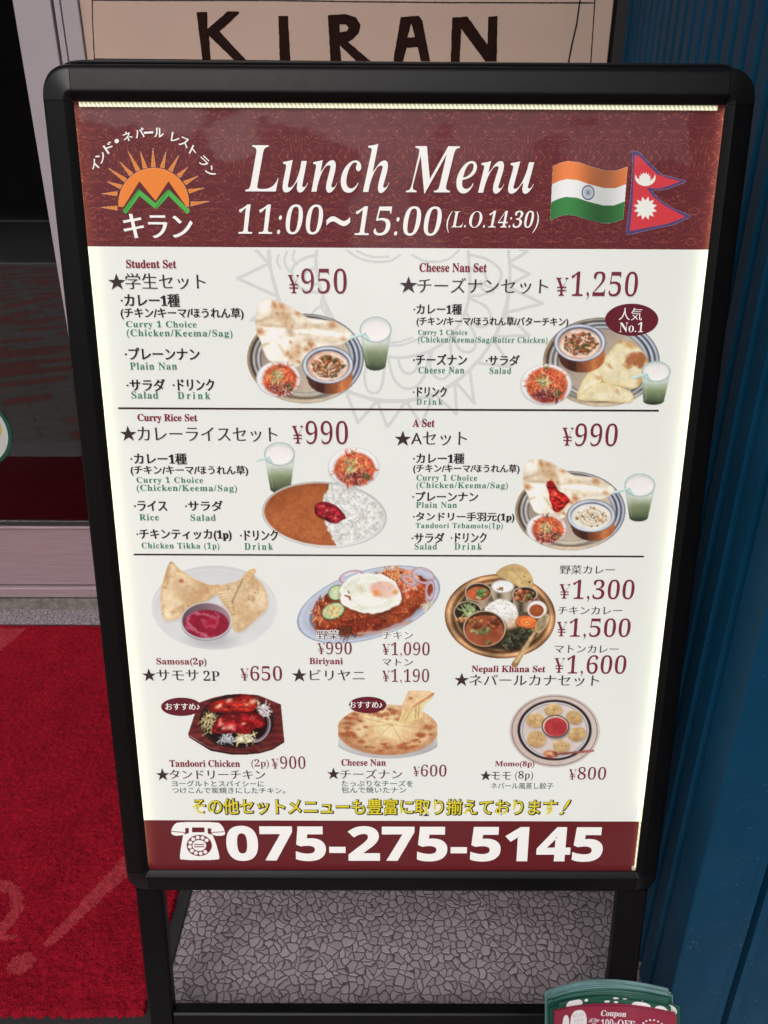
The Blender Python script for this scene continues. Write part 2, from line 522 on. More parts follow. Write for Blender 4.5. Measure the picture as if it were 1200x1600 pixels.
b = MB(); b.box(X0 + 0.07, WY + 0.016, 0.2357, -0.6792, WY + 0.018, 2.05); b.build('glass_pane', M['glass'], t, base)

# round sticker on the glass
t = thing('round_sticker', 'round white sticker with a dark green rim stuck on the door glass', 'sticker', (-0.944, WY + 0.015, 0.466))
base = np.array(t.location)
def disc(cx, cz, r, y, n=64, arc=(0, 1)):
    return [(cx + r * math.cos(2 * math.pi * (arc[0] + (arc[1] - arc[0]) * i / n)), y, cz + r * math.sin(2 * math.pi * (arc[0] + (arc[1] - arc[0]) * i / n))) for i in range(n)]
STC = (-0.9475, 0.466)
k_green = simple('sticker_green', (0.010, 0.085, 0.055), 0.4)
k_white = simple('sticker_white', (0.55, 0.58, 0.55), 0.45)
k_yel = simple('sticker_yellow', (0.55, 0.46, 0.10), 0.45)
def plate(name, c, r, y0, mat):
    b = MB()
    f = disc(c[0], c[1], r, y0); bk = disc(c[0], c[1], r, y0 + 0.0004)
    b.sweep([f, bk]); return b.build(name, mat, t, base)
plate('rim', STC, 0.092, WY + 0.0153, k_green)
plate('face', STC, 0.0835, WY + 0.0148, k_white)
plate('emblem', (STC[0] + 0.03, STC[1] + 0.012), 0.042, WY + 0.0143, k_yel)

# ------------------------------------------------------------------ name board
t = thing('name_board', 'beige painted board with dark brown hand-lettered capitals above the menu stand', 'sign board', (-0.07, WY, 1.0))
base = t.location
BX0, BX1 = -0.556, 0.421
b = MB(); b.box(BX0, WY - 0.006, 1.02, BX1, WY + 0.019, 1.78, bev=0.0015); b.build('panel', M['board'], t, base)
b = MB(); b.box(BX0 - 0.0005, WY - 0.002, 1.02, BX0 - 0.0035, WY + 0.018, 1.78); b.build('seam', M['alu_dark'], t, base)
def bd(x, y, q=0.0):     # image pixels -> metres on the board
    s = 0.001173 + 0.000033 * (y / 92.0)
    return ((x - 599.7) * s, WY - 0.0064 - q, 1.3035 - (y) * 0.001015)
def stroke(b, pts, w, q=0.0, jit=0.15, seed=1):
    rr = random.Random(seed)
    P = [np.array(p, float) for p in pts]
    dense = []
    for a, c in zip(P[:-1], P[1:]):
        n = max(2, int(np.linalg.norm(c - a) / 4))
        dense += [a + (c - a) * i / n for i in range(n)]
    dense.append(P[-1])
    L, Rr = [], []
    for i, p in enumerate(dense):
        d = dense[min(i + 1, len(dense) - 1)] - dense[max(i - 1, 0)]
        d = d / (np.linalg.norm(d) + 1e-9); nn = np.array([-d[1], d[0]])
        ww = w * 0.5 * (1 + rr.uniform(-jit, jit))
        L.append(p + nn * ww); Rr.append(p - nn * ww)
    vs = [bd(*p, q) for p in L] + [bd(*p, q) for p in Rr]
    n = len(L)
    b.add(vs, [(i, i + 1, n + i + 1, n + i) for i in range(n - 1)])
def kz(pts): return [(280 + x / 2.3077, y / 2.3077) for x, y in pts]
def poly_letter(b, outer, holes=()):
    import mathutils
    rr = random.Random(len(outer))
    loops = []
    for pts in (outer, *holes):
        P = kz(pts); dense = []
        for a, c in zip(P, P[1:] + P[:1]):
            a = np.array(a); c = np.array(c); n = max(1, int(np.linalg.norm(c - a) / 5))
            for i in range(n):
                e = a + (c - a) * i / n
                dense.append((e[0] + rr.uniform(-.35, .35), e[1] + rr.uniform(-.35, .35)))
        loops.append(dense)
    vs = [bd(*p) for L_ in loops for p in L_]
    tri = mathutils.geometry.tessellate_polygon([[Vector((p[0], p[1], 0)) for p in L_] for L_ in loops])
    b.add(vs, tri)
b = MB(); poly_letter(b, [(66, 44), (105, 42), (107, 102), (178, 40), (221, 41), (219, 48), (150, 112), (247, 217), (203, 217), (112, 128), (118, 217), (88, 217)])
b.build('letter', M['brown_paint'], t, base)
b = MB(); poly_letter(b, [(360, 56), (395, 55), (404, 217), (366, 217)])
b.build('letter', M['brown_paint'], t, base)
b = MB(); poly_letter(b, [(538, 52), (600, 47), (640, 58), (656, 85), (650, 115), (630, 135), (612, 148), (692, 217), (640, 217), (582, 160), (588, 217), (548, 217)],
            [[(580, 85), (603, 84), (613, 95), (607, 108), (582, 113)]])
b.build('letter', M['brown_paint'], t, base)
b = MB(); poly_letter(b, [(800, 57), (866, 52), (878, 70), (907, 217), (872, 217), (862, 165), (822, 168), (808, 220), (773, 217)], [[(838, 80), (824, 130), (851, 129)]])
b.build('letter', M['brown_paint'], t, base)
b = MB(); poly_letter(b, [(985, 58), (1040, 54), (1112, 155), (1115, 54), (1148, 52), (1146, 217), (1105, 217), (1018, 98), (1012, 219), (980, 217)])
b.build('letter', M['brown_paint'], t, base)
b = MB()
stroke(b, [(146.5, 1), (147, 30), (148.5, 60), (150.5, 98), (152, 140)], 1.6)
stroke(b, [(150, 93), (350, 94), (600, 95.5), (800, 96), (924, 97)], 1.9, seed=3)
stroke(b, [(146, 1.2), (300, 1.0), (420, 0.2), (560, 1.6), (700, 2.2), (929, 1.5)], 2.0, seed=4)
stroke(b, [(930, -10), (929, 1), (926, 50), (923, 97), (921, 140)], 1.8, seed=5)
stroke(b, [(908, -12), (905, 5), (901, 35), (894, 65), (888, 97), (884, 120)], 2.6, seed=6)
b.build('border_line', M['line_paint'], t, base)

# ------------------------------------------------------------------ blue ribbed siding: a wall that turns the corner
t = thing('siding_wall', 'dark blue ribbed metal siding wall right of the menu board', 'wall', (0.352, 0.60, 0))
base = np.array(t.location)
A = np.array([0.352, 0.600]); B = np.array([0.452, 1.70])
def rib_profile(length, pitch, depth, flat=0.55):
    pts = [(0.0, 0.0)]; s = 0.0
    while s < length - pitch:
        pts += [(s + pitch * flat, 0.0), (s + pitch * (flat + 0.10), -depth), (s + pitch * 0.86, -depth), (s + pitch * 0.96, 0.0), (s + pitch, 0.0)]
        s += pitch
    pts.append((length, 0.0))
    out = [pts[0]]
    for q in pts[1:]:
        if q[0] - out[-1][0] > 1e-6: out.append(q)
    return out
def siding(name, p0, p1, pitch, depth, outward, start=0.0, flat=0.55, z0=0.012, z1=3.0):
    d = p1 - p0; L = np.linalg.norm(d); d = d / L
    prof = rib_profile(L - start, pitch, depth, flat)
    vs = []; n = len(prof)
    for z in (z0, z1):
        for s, h in prof:
            q = p0 + d * (start + s) + outward * h
            vs.append((q[0], q[1], z))
    fs = [(i, i + 1, n + i + 1, n + i) for i in range(n - 1)]
    b = MB(); b.add(vs, fs); return b.build(name, M['blue'], t, base)
dd = (B - A) / np.linalg.norm(B - A)
outw = np.array([-dd[1], dd[0]])
siding('return_siding', A, B, 0.047, 0.017, outw, start=0.030)
b = MB()
# corner flashing: one folded strip seen from the street, with a narrow return
q1 = A + dd * 0.0295
prof = [tuple(q1 + outw * 0.001), tuple(A + outw * 0.001), (0.352, 0.598), (0.4110, 0.5962), (0.4120, 0.5972), (0.4205, 0.5970), (0.4215, 0.614), (0.4320, 0.614), (0.4326, 0.602)]
vs = [(x, y, z) for z in (0.010, 3.0) for x, y in prof]; n = len(prof)
b.add(vs, [(i, i + 1, n + i + 1, n + i) for i in range(n - 1)])
b.build('corner_flashing', M['blue'], t, base)
siding('front_siding', np.array([0.4327, 0.602]), np.array([1.8, 0.602]), 0.075, 0.014, np.array([0, -1.0]), start=0.0, flat=0.12)
b = MB(); b.box(0.428, WY - 0.01, 0.0, 0.456, WY + 0.03, 3.0); b.build('dark_strip', M['alu_dark'], t, base)  # near-black strip filling the gap between name board and siding

# ------------------------------------------------------------------ door mat
t = thing('door_mat', 'red pile door mat with pink lettering and black rubber edge', 'door mat', (-0.8, 1.1, 0))
base = np.array(t.location)
MX0, MX1, MY0, MY1 = -1.42, -0.312, 0.648, 1.578
b = MB(); b.box(MX0 - 0.022, MY0 - 0.012, 0.001, MX1 + 0.017, MY1 + 0.012, 0.0042, bev=0.001); b.build('rubber_border', M['rubber'], t, base)
st = 0.0024
gx = np.arange(MX0, MX1 + 1e-6, st); gy = np.arange(MY0, MY1 + 1e-6, st)
rs = np.random.RandomState(7)
GX, GY = np.meshgrid(gx, gy)
edge_x = 0.004 * (rs.rand(len(gy), 1) - 0.5); 
GXj = GX + (rs.rand(*GX.shape) - 0.5) * st * 0.8
GYj = GY + (rs.rand(*GX.shape) - 0.5) * st * 0.8
GXj[:, -1] += edge_x[:, 0]; GXj[:, -2] += edge_x[:, 0] * 0.5
GYj[0, :] -= rs.rand(len(gx)) * 0.006
GZ = 0.0085 + rs.rand(*GX.shape) * 0.0045
for ax in (0, 1):
    GZ = GZ * 0.7 + np.roll(GZ, 1, ax) * 0.3
GZ[:, -1] = 0.004; GZ[:, 0] = 0.004; GZ[0, :] = 0.004; GZ[-1, :] = 0.004
ny, nx = GX.shape
idx = np.arange(nx * ny).reshape(ny, nx)
F = np.stack([idx[:-1, :-1], idx[:-1, 1:], idx[1:, 1:], idx[1:, :-1]], -1).reshape(-1, 4)
def seg_d(px_, py_, a, c, ra, rc):
    ax, ay = a; bx, by = c
    tt = np.clip(((px_ - ax) * (bx - ax) + (py_ - ay) * (by - ay)) / ((bx - ax) ** 2 + (by - ay) ** 2), 0, 1)
    return np.hypot(px_ - ax - tt * (bx - ax), py_ - ay - tt * (by - ay)) - (ra + (rc - ra) * tt)
fx = (GXj[:-1, :-1] + GXj[1:, 1:]) / 2; fy = (GYj[:-1, :-1] + GYj[1:, 1:]) / 2
jit = (rs.rand(*fx.shape) - 0.5) * 0.004
d = seg_d(fx, fy, (-0.395, 0.905), (-0.478, 0.748), 0.018, 0.007)          # stroke of the exclamation mark
d = np.minimum(d, np.hypot((fx + 0.505) * 0.85, fy - 0.716) - 0.0155)       # its dot
d = np.minimum(d, np.maximum(np.abs(np.hypot(fx + 0.60, fy - 0.795) - 0.050) - 0.009, -(fy - 0.765) - 0.02))   # last letter, cut by the frame edge
d = np.minimum(d, seg_d(fx, fy, (-0.65, 0.745), (-0.535, 0.757), 0.007, 0.004))
# big pale wedge of the first capital at the far end
wedge = np.maximum.reduce([fy - 1.562, -(fx + 1.3), (fx + 0.853) - (fy - 1.562) * 0.24, 1.30 - fy - (fx + 1.3) * 0.0])
wedge = np.maximum(wedge, -(fx + 0.853 - (fy - 1.562) * 0.24 + 0.16))
d = np.minimum(d, wedge)
fm = ((d + jit) < 0).astype(int).ravel()
mesh_object('pile', np.stack([GXj, GYj, GZ], -1).reshape(-1, 3), F, [M['pile'], M['pile_light']], t, base, fm)

# ------------------------------------------------------------------ sandwich board stand
BASE = np.array([0.0, 0.66, 0.0])
stand = thing('sandwich_board', 'black A-frame menu stand with a lit colourful lunch menu sheet', 'sandwich board', BASE)
PROF = [(0.0046, 0.0004), (0.0046, 0.0042), (0.0, 0.0042), (0.0, 0.0052), (0.0052, 0.0098), (0.0068, 0.0104), (0.0085, 0.0098), (0.0215, 0.0090), (0.0250, 0.0070), (0.0272, 0.0020), (0.0280, -0.004), (0.0280, -0.0135), (0.0270, -0.0145), (0.0046, -0.0145)]
def frame_set(plane, W, H, parent, prof, ws, name_gloss, segs=12):
    wl, wt_, wr, wb = ws
    def pr(s): return [(a * s / 0.028, h) for a, h in prof]
    def rail(p0, p1, dirn, wd, nm, nseg=6):
        rings = []
        for i in range(nseg + 1):
            c = np.array(p0) + (np.array(p1) - np.array(p0)) * i / nseg
            rings.append([plane(c[0] + dirn[0] * a, c[1] + dirn[1] * a, h) for a, h in pr(wd)])
        b = MB(); b.sweep(rings); return b.build(nm, M['black_frame'], parent, BASE, smooth=True)
    g = 0.0004
    rail((g, 0), (W - g, 0), (0, -1), wt_, 'top_rail')
    rail((g, H), (W - g, H), (0, 1), wb, 'bottom_rail')
    rail((0, g), (0, H - g), (-1, 0), wl, 'side_rail')
    rail((W, g), (W, H - g), (1, 0), wr, 'side_rail')
    for (cx, cy, sx, sy, wx, wy) in ((0, 0, -1, -1, wl, wt_), (W, 0, 1, -1, wr, wt_), (0, H, -1, 1, wl, wb), (W, H, 1, 1, wr, wb)):
        rings = []
        for i in range(segs + 1):
            an = math.pi / 2 * i / segs
            c, s_ = math.cos(an), math.sin(an)
            # superellipse so the corner is a little squarer than a circle
            e = 2 / 2.35
            c2 = abs(c) ** e; s2 = abs(s_) ** e
            rings.append([plane(cx + sx * max(a, 0) * c2 * wx / 0.028, cy + sy * max(a, 0) * s2 * wy / 0.028, h + 0.0003) for a, h in prof])
        b = MB(); b.sweep(rings); b.build('corner_piece', M[name_gloss], parent, BASE, smooth=True)
def front(u, v, w): return tuple(on_sheet(u, v, w))
frame_set(front, SHEET_W, SHEET_H, stand, PROF, (0.0285, 0.031, 0.0275, 0.030), 'black_gloss')
# back board of the front panel
def slab(plane, u0, v0, u1, v1, w0, w1, nm, mat, parent):
    vs = [plane(u, v, w) for w in (w0, w1) for v in (v0, v1) for u in (u0, u1)]
    b = MB(); b.add(vs, [(0, 2, 3, 1), (4, 5, 7, 6), (0, 1, 5, 4), (2, 6, 7, 3), (0, 4, 6, 2), (1, 3, 7, 5)])
    return b.build(nm, mat, parent, BASE)
slab(front, -0.0045, -0.0045, SHEET_W + 0.0045, SHEET_H + 0.0045, -0.014, -0.0012, 'back_board', M['black_frame'], stand)
def leg(plane, u0, u1, v0, v1, nm='leg', w0=-0.0130, w1=0.0030):
    vs0 = [plane(u, v0, w) for u, w in ((u0 + .003, w0), (u1 - .003, w0), (u1, w0 + .003), (u1, w1 - .003), (u1 - .003, w1), (u0 + .003, w1), (u0, w1 - .003), (u0, w0 + .003))]
    vs1 = [plane(u, v1, w) for u, w in ((u0 + .003, w0), (u1 - .003, w0), (u1, w0 + .003), (u1, w1 - .003), (u1 - .003, w1), (u0 + .003, w1), (u0, w1 - .003), (u0, w0 + .003))]
    b = MB(); b.sweep([vs0, vs1]); return b.build(nm, M['black_frame'], stand, BASE)
LV0, LV1 = SHEET_H + 0.0302, 1.096
leg(front, -0.0195, 0.0130, LV0, LV1); leg(front, 0.5630, 0.5990, LV0, LV1)
def bar(plane, u0, u1, v0, v1, w0, w1, nm):
    c = [(v0 + .002, w1), (v0, w1 - .002), (v0, w0), (v1, w0), (v1, w1 - .002), (v1 - .002, w1)]
    b = MB(); b.sweep([[plane(u0, v, w) for v, w in c], [plane(u1, v, w) for v, w in c]]); return b.build(nm, M['black_frame'], stand, BASE)
bar(front, 0.0132, 0.5628, 1.046, 1.088, -0.012, 0.004, 'foot_bar')
# rear panel: same frame leaning the other way, hinged at the top
RT = np.array([-0.27505, 0.8205, 1.0935])
R_U = np.array([1.0, 0, -0.00098]); R_D = np.array([-0.00097, 0.14695, -0.98914]); R_N = np.array([0.0, 0.98914, 0.14695])
def rear(u, v, w): return tuple(RT + R_U * u + R_D * v + R_N * w)
frame_set(rear, SHEET_W, SHEET_H, stand, PROF, (0.0285, 0.031, 0.0275, 0.030), 'black_gloss')
slab(rear, -0.0045, -0.0045, SHEET_W + 0.0045, SHEET_H + 0.0045, -0.014, -0.0012, 'back_board', M['black_frame'], stand)
leg(rear, -0.0195, 0.0130, LV0, 1.1065); leg(rear, 0.5630, 0.5990, LV0, 1.1065)
for hx in (0.07, 0.47):
    b = MB(); yv = [front(hx, -0.022, -0.0147), front(hx + 0.05, -0.022, -0.0147)]
    b.tube([(yv[0][0], 0.8005, 1.108), (yv[1][0], 0.8005, 1.108)], 0.0052, 12); b.build('hinge', M['black_gloss'], stand, BASE, smooth=True)
# LED strips inside the lip of the frame
slab(front, 0.004, 0.0002, SHEET_W - 0.006, 0.0038, 0.0012, 0.0030, 'light_strip', M['led_top'], stand)
slab(front, -0.0044, 0.002, -0.0038, SHEET_H - 0.002, 0.0006, 0.0040, 'light_strip', M['led_side'], stand)
slab(front, SHEET_W + 0.0038, 0.002, SHEET_W + 0.0044, SHEET_H - 0.002, 0.0006, 0.0040, 'light_strip', M['led_side'], stand)
slab(front, SHEET_W - 0.0012, 0.735, SHEET_W + 0.0004, SHEET_H - 0.001, 0.0012, 0.0026, 'light_strip', M['led_top'], stand)
slab(front, SHEET_W - 0.0040, SHEET_H - 0.0045, SHEET_W + 0.0004, SHEET_H - 0.0005, 0.0010, 0.0034, 'strip_end_cap', M['cap'], stand)
# ------------------------------------------------------------------ the printed menu sheet
def quad_on_sheet(u0, v0, u1, v1, w):
    return [tuple(x) for x in on_sheet([u0, u1, u1, u0], [v0, v0, v1, v1], [w] * 4)]
HEAD_V = float(px_to_sheet(620, 387.6)[1]); FOOT_V = float(px_to_sheet(612, 1282.5)[1])
b = MB()
vs = []
for v in (-0.0042, HEAD_V, FOOT_V, SHEET_H + 0.0042):
    vs += [tuple(on_sheet(-0.0044, v)), tuple(on_sheet(SHEET_W + 0.0044, v))]
b.add(vs[:4], [(0, 2, 3, 1)], 0); b.add(vs[2:6], [(0, 2, 3, 1)], 1); b.add(vs[4:], [(0, 2, 3, 1)], 2)
poster = b.build('poster', [M['header'], M['paper'], M['footer']], stand, BASE)

# ---- lettering -----------------------------------------------------
def mathb(s):          # bold serif letters
    r = ''
    for c in s:
        if 'A' <= c <= 'Z': r += chr(0x1D400 + ord(c) - 65)
        elif 'a' <= c <= 'z': r += chr(0x1D41A + ord(c) - 97)
        elif c.isdigit(): r += chr(0x1D7CE + int(c))
        else: r += c
    return r
def mathbi(s):         # bold italic serif letters
    r = ''
    for c in s:
        if 'A' <= c <= 'Z': r += chr(0x1D468 + ord(c) - 65)
        elif 'a' <= c <= 'z': r += chr(0x1D482 + ord(c) - 97)
        elif c.isdigit(): r += chr(0x1D7CE + int(c))
        else: r += c
    return r
def maths(s):          # bold sans letters
    r = ''
    for c in s:
        if 'A' <= c <= 'Z': r += chr(0x1D5D4 + ord(c) - 65)
        elif 'a' <= c <= 'z': r += chr(0x1D5EE + ord(c) - 97)
        elif c.isdigit(): r += chr(0x1D7EC + int(c))
        else: r += c
    return r

# each region of the artwork uses pixels of its own image crop (origin, scale)
CROPS = {'A': (50, 80, 2), 'B': (600, 80, 2), 'C': (160, 380, 2.5), 'D': (600, 380, 2.5), 'E': (160, 630, 2.5), 'F': (600, 630, 2.5),
         'G': (200, 860, 2.4), 'H': (640, 860, 2.7273), 'I': (220, 1060, 2.7273), 'J': (620, 1060, 2.7273), 'K': (180, 1220, 1.33333), 'Z': (0, 0, 3), 'P': (0, 0, 1)}
def crop_to_px(g, x, y):
    ox, oy, s = CROPS[g]
    return ox + x / s, oy + y / s

JOBS = []
SEQ = [0]
def nxt():
    SEQ[0] += 1
    return SEQ[0]
# (text, part, material index, rect in metres, dx, dy, skew, rotation, layer)
def rect_m(g, x0, y0, x1, y1):
    a = crop_to_px(g, x0, y0); c = crop_to_px(g, x1, y1)
    mx, my = (a[0] + c[0]) / 2, (a[1] + c[1]) / 2
    u0 = px_to_sheet(a[0], my)[0]; u1 = px_to_sheet(c[0], my)[0]
    v0 = px_to_sheet(mx, a[1])[1]; v1 = px_to_sheet(mx, c[1])[1]
    return float(u0), float(v0), float(u1), float(v1)
def T(g, text, x0, y0, x1, y1, part, mat, dx=0.0, dy=0.0, skew=0.0, sp=1.0, layer=0.0006, rot=0.0, key=None):
    JOBS.append(dict(key=key or nxt(), text=text, part=part, mat=mat, rect=rect_m(g, x0, y0, x1, y1), dx=dx, dy=dy, skew=skew, sp=sp, layer=layer, rot=rot))
MIN = dict(dx=0.012, dy=-0.012)          # Ming-style: thin horizontals
MINB = dict(dx=0.036, dy=0.010)         # bolder list entries
def star(g, cx, cy, r):
    T(g, '★', cx - r, cy - r * 0.95, cx + r, cy + r * 0.9, 'dish_name', 'p_star', 0.012, 0.012, key=nxt())
def item(g, txt, *a): T(g, ''.join(mathb(c) if c in '1p' else c for c in txt), *a, 'item_line', 'p_black', **MINB)
def head(g, *a): T(g, *a, 'dish_name', 'p_star', key=SEQ[0], **MIN)
def small(g, txt, *a, sp=1.12): T(g, mathb(txt), *a, 'caption', 'p_green', 0.0, 0.0, sp=sp)
def title(g, txt, *a, dx=0.004): T(g, mathb(txt), *a, 'set_title', 'p_red', dx + 0.012, 0.012)
def price(g, txt, *a): T(g, mathb(txt), *a, 'price', 'p_price', -0.023, -0.003, key=SEQ[0])
def yen(g, x0, y0, x1, y1):
    T(g, mathb('Y'), x0, y0, x1, y1, 'price', 'p_price', -0.018, 0.0, key=nxt())
    h = y1 - y0; w = x1 - x0
    for q in (0.50, 0.68):
        JOBS.append(dict(key=SEQ[0], bar=rect_m(g, x0 + w * 0.14, y0 + h * q, x1 - w * 0.14, y0 + h * (q + 0.065)), part='price', mat='p_price', layer=0.0007))

T('P', mathbi('Lunch Menu'), 381, 225, 836, 302, 'title_lettering', 'p_white', -0.013, 0.0, key=nxt())
nxt()
T('A', mathb('11:00'), 642, 478, 910, 573, 'title_lettering', 'p_white', -0.020, -0.006, skew=0.17, key=SEQ[0])
T('A', '~', 920, 516, 994, 547, 'title_lettering', 'p_white', 0.0, 0.0, key=SEQ[0])
T('A', mathb('15:00'), 1006, 484, 1280, 577, 'title_lettering', 'p_white', -0.020, -0.006, skew=0.17, key=SEQ[0])
T('B', '(' + mathb('L.O.14:30') + ')', 195, 498, 483, 568, 'title_lettering', 'p_white', -0.014, -0.004, skew=0.17, key=SEQ[0])
nxt()
for ch, x, y in (('イ', 446, 775), ('ン', 475, 737), ('ド', 512, 692), ('・', 548, 662), ('ネ', 598, 640), ('パ', 655, 624), ('ー', 697, 622), ('ル', 746, 622),
                 ('レ', 822, 645), ('ス', 864, 667), ('ト', 908, 707), ('ラ', 955, 757), ('ン', 990, 805)):
    an = math.atan2(x - 722, 960 - y)
    hh = {'・': 9, 'ー': 5}.get(ch, 22); ww = {'・': 9, 'レ': 18, 'ト': 14}.get(ch, 21)
    T('Z', ch, x - ww, y - hh, x + ww, y + hh, 'emblem_lettering', 'p_white', 0.03, 0.01, rot=an * 0.85, key=SEQ[0])
T('Z', 'キラン', 582, 1003, 900, 1117, 'emblem_lettering', 'p_white', 0.035, 0.004)

title('C', 'Student Set', 93, 65, 287, 97); star('C', 56, 150, 33); head('C', '学生セット', 90, 117, 402, 180)
yen('C', 723, 124, 770, 195); price('C', '950', 774, 98, 956, 197)
item('C', '·カレー1種', 72, 198, 300, 248); item('C', '(チキン/キーマ/ほうれん草)', 72, 252, 550, 298)
small('C', 'Curry 1 Choice', 92, 303, 367, 335); small('C', '(Chicken/Keema/Sag)', 95, 337, 507, 372)
item('C', '·プレーンナン', 88, 408, 378, 455); small('C', 'Plain Nan', 107, 465, 290, 494)
item('C', '·サラダ', 95, 530, 243, 577); item('C', '·ドリンク', 275, 530, 435, 575)
small('C', 'Salad', 113, 578, 217, 607); small('C', 'Drink', 293, 580, 420, 608, sp=1.45)

title('D', 'Cheese Nan Set', 138, 78, 400, 112); star('D', 95, 162, 34); head('D', 'チーズナンセット', 130, 135, 640, 197)
yen('D', 668, 135, 718, 205); price('D', '1,250', 727, 110, 992, 222)
item('D', '·カレー1種', 115, 237, 302, 278); item('D', '(チキン/キーマ/ほうれん草/バターチキン)', 127, 288, 718, 327)
small('D', 'Curry 1 Choice', 132, 337, 325, 363); small('D', '(Chicken/Keema/Sag/Butter Chicken)', 132, 365, 637, 395)
item('D', '·チーズナン', 113, 433, 322, 475); item('D', '·サラダ', 397, 437, 527, 477)
small('D', 'Cheese Nan', 133, 482, 312, 508); small('D', 'Salad', 411, 485, 495, 510)
item('D', '·ドリンク', 113, 560, 243, 600); small('D', 'Drink', 125, 606, 227, 630, sp=1.4)
T('D', '人気', 917, 252, 1007, 302, 'badge_lettering', 'p_white', 0.006, -0.01, key=nxt()); T('D', mathb('No.1'), 918, 308, 1012, 348, 'badge_lettering', 'p_white', -0.008, 0.0, key=SEQ[0])

title('E', 'Curry Rice Set', 137, 42, 369, 77); star('E', 100, 118, 31); head('E', 'カレーライスセット', 137, 92, 682, 150)
yen('E', 738, 88, 785, 157); price('E', '990', 790, 68, 960, 160)
item('E', '·カレー1種', 110, 195, 327, 238); item('E', '(チキン/キーマ/ほうれん草)', 110, 243, 567, 283)
small('E', 'Curry 1 Choice', 132, 287, 392, 317); small('E', '(Chicken/Keema/Sag)', 133, 318, 524, 350)
item('E', '·ライス', 123, 380, 250, 420); item('E', '·サラダ', 322, 380, 468, 420)
small('E', 'Rice', 143, 432, 219, 457); small('E', 'Salad', 343, 433, 441, 459)
item('E', '·チキンティッカ(1p)', 133, 492, 502, 537); item('E', '·ドリンク', 537, 495, 683, 535)
small('E', 'Chicken Tikka (1p)', 152, 543, 455, 574); small('E', 'Drink', 553, 545, 665, 572, sp=1.35)

title('F', 'A Set', 111, 62, 196, 92); star('F', 72, 137, 31); head('F', 'Aセット', 105, 110, 322, 165)
yen('F', 692, 95, 738, 165); price('F', '990', 742, 78, 913, 168)
item('F', '·カレー1種', 113, 195, 311, 235); item('F', '(チキン/キーマ/ほうれん草)', 113, 238, 527, 275)
small('F', 'Curry 1 Choice', 125, 278, 362, 308); small('F', '(Chicken/Keema/Sag)', 125, 308, 482, 338)
item('F', '·プレーンナン', 110, 345, 365, 382); small('F', 'Plain Nan', 123, 385, 283, 408)
item('F', '·タンドリー手羽元(1p)', 112, 425, 507, 465); small('F', 'Tandoori Tebamoto(1p)', 122, 466, 462, 494)
item('F', '·サラダ', 107, 505, 233, 545); item('F', '·ドリンク', 260, 505, 398, 543)
small('F', 'Salad', 118, 546, 205, 571); small('F', 'Drink', 273, 546, 381, 571, sp=1.35)

title('G', 'Samosa(2p)', 105, 402, 292, 434, dx=-0.008); star('G', 77, 466, 25); head('G', 'サモサ ', 107, 446, 262, 488); T('G', mathb('2P'), 280, 450, 342, 488, 'dish_name', 'p_star', -0.02, 0.0, key=SEQ[0])
yen('G', 418, 442, 452, 487); price('G', '650', 455, 432, 577, 488)
T('G', '野菜', 707, 298, 788, 334, 'dish_name', 'p_white', 0.065, 0.065, layer=0.0005, key=nxt()); head('G', '野菜', 707, 298, 788, 334)
yen('G', 708, 347, 737, 388); price('G', '990', 739, 342, 838, 389)
T('G', 'チキン', 952, 302, 1066, 332, 'dish_name', 'p_white', 0.065, 0.065, layer=0.0005, key=nxt()); head('G', 'チキン', 952, 302, 1066, 332)
yen('G', 950, 350, 980, 390); price('G', '1,090', 983, 343, 1130, 400)
title('G', 'Biriyani', 678, 402, 803, 432, dx=-0.006); star('G', 640, 466, 27); head('G', 'ビリヤニ', 680, 446, 885, 487)
nxt(); head('G', 'マトン', 952, 405, 1066, 432); yen('G', 950, 450, 980, 490); price('G', '1,190', 983, 443, 1128, 500)
nxt(); head('H', '野菜カレー', 638, 62, 872, 100); yen('H', 633, 143, 682, 205); price('H', '1,300', 690, 123, 957, 220)
nxt(); head('H', 'チキンカレー', 630, 238, 903, 272); yen('H', 622, 303, 668, 365); price('H', '1,500', 675, 288, 940, 380)
nxt(); head('H', 'マトンカレー', 615, 402, 887, 436); yen('H', 612, 458, 658, 520); price('H', '1,600', 665, 445, 922, 537)
title('H', 'Nepali Khana Set', 262, 490, 575, 525); star('H', 219, 549, 30); head('H', 'ネパールカナセット', 252, 528, 805, 577)
title('I', 'Tandoori Chicken', 120, 347, 419, 376, dx=-0.006); T('I', '(' + mathb('2p') + ')', 468, 343, 543, 384, 'price', 'p_price', -0.015, 0.0, key=SEQ[0])
yen('I', 553, 341, 585, 383); price('I', '900', 589, 330, 700, 384)
star('I', 90, 408, 27); head('I', 'タンドリーチキン', 120, 388, 527, 428)
def note(g, *a): T(g, *a, 'note_line', 'p_teal', 0.006, 0.0)
note('I', 'ヨーグルトとスパイシーに', 130, 434, 522, 460); note('I', 'つけこんで炭焼きにしたチキン。', 130, 463, 612, 489)
title('I', 'Cheese Nan', 852, 343, 1041, 371, dx=-0.004); star('I', 818, 404, 26); head('I', 'チーズナン', 847, 386, 1110, 426)
note('I', 'たっぷりなチーズを', 852, 433, 1157, 459); note('I', '包んで焼いたナン', 852, 461, 1127, 487)
for x0, x1, y0, y1 in ((103, 247, 105, 133), (887, 1025, 97, 125)):
    T('I', 'おすすめ♪', x0, y0, x1, y1, 'badge_lettering', 'p_white', 0.02, 0.0)
yen('J', 65, 375, 95, 415); price('J', '600', 98, 366, 210, 417)
title('J', 'Momo(8p)', 415, 350, 583, 380, dx=-0.006); star('J', 376, 412, 23); head('J', 'モモ', 400, 397, 483, 430); T('J', '(' + mathb('8p') + ')', 500, 393, 578, 435, 'dish_name', 'p_star', -0.02, 0.0, key=SEQ[0])
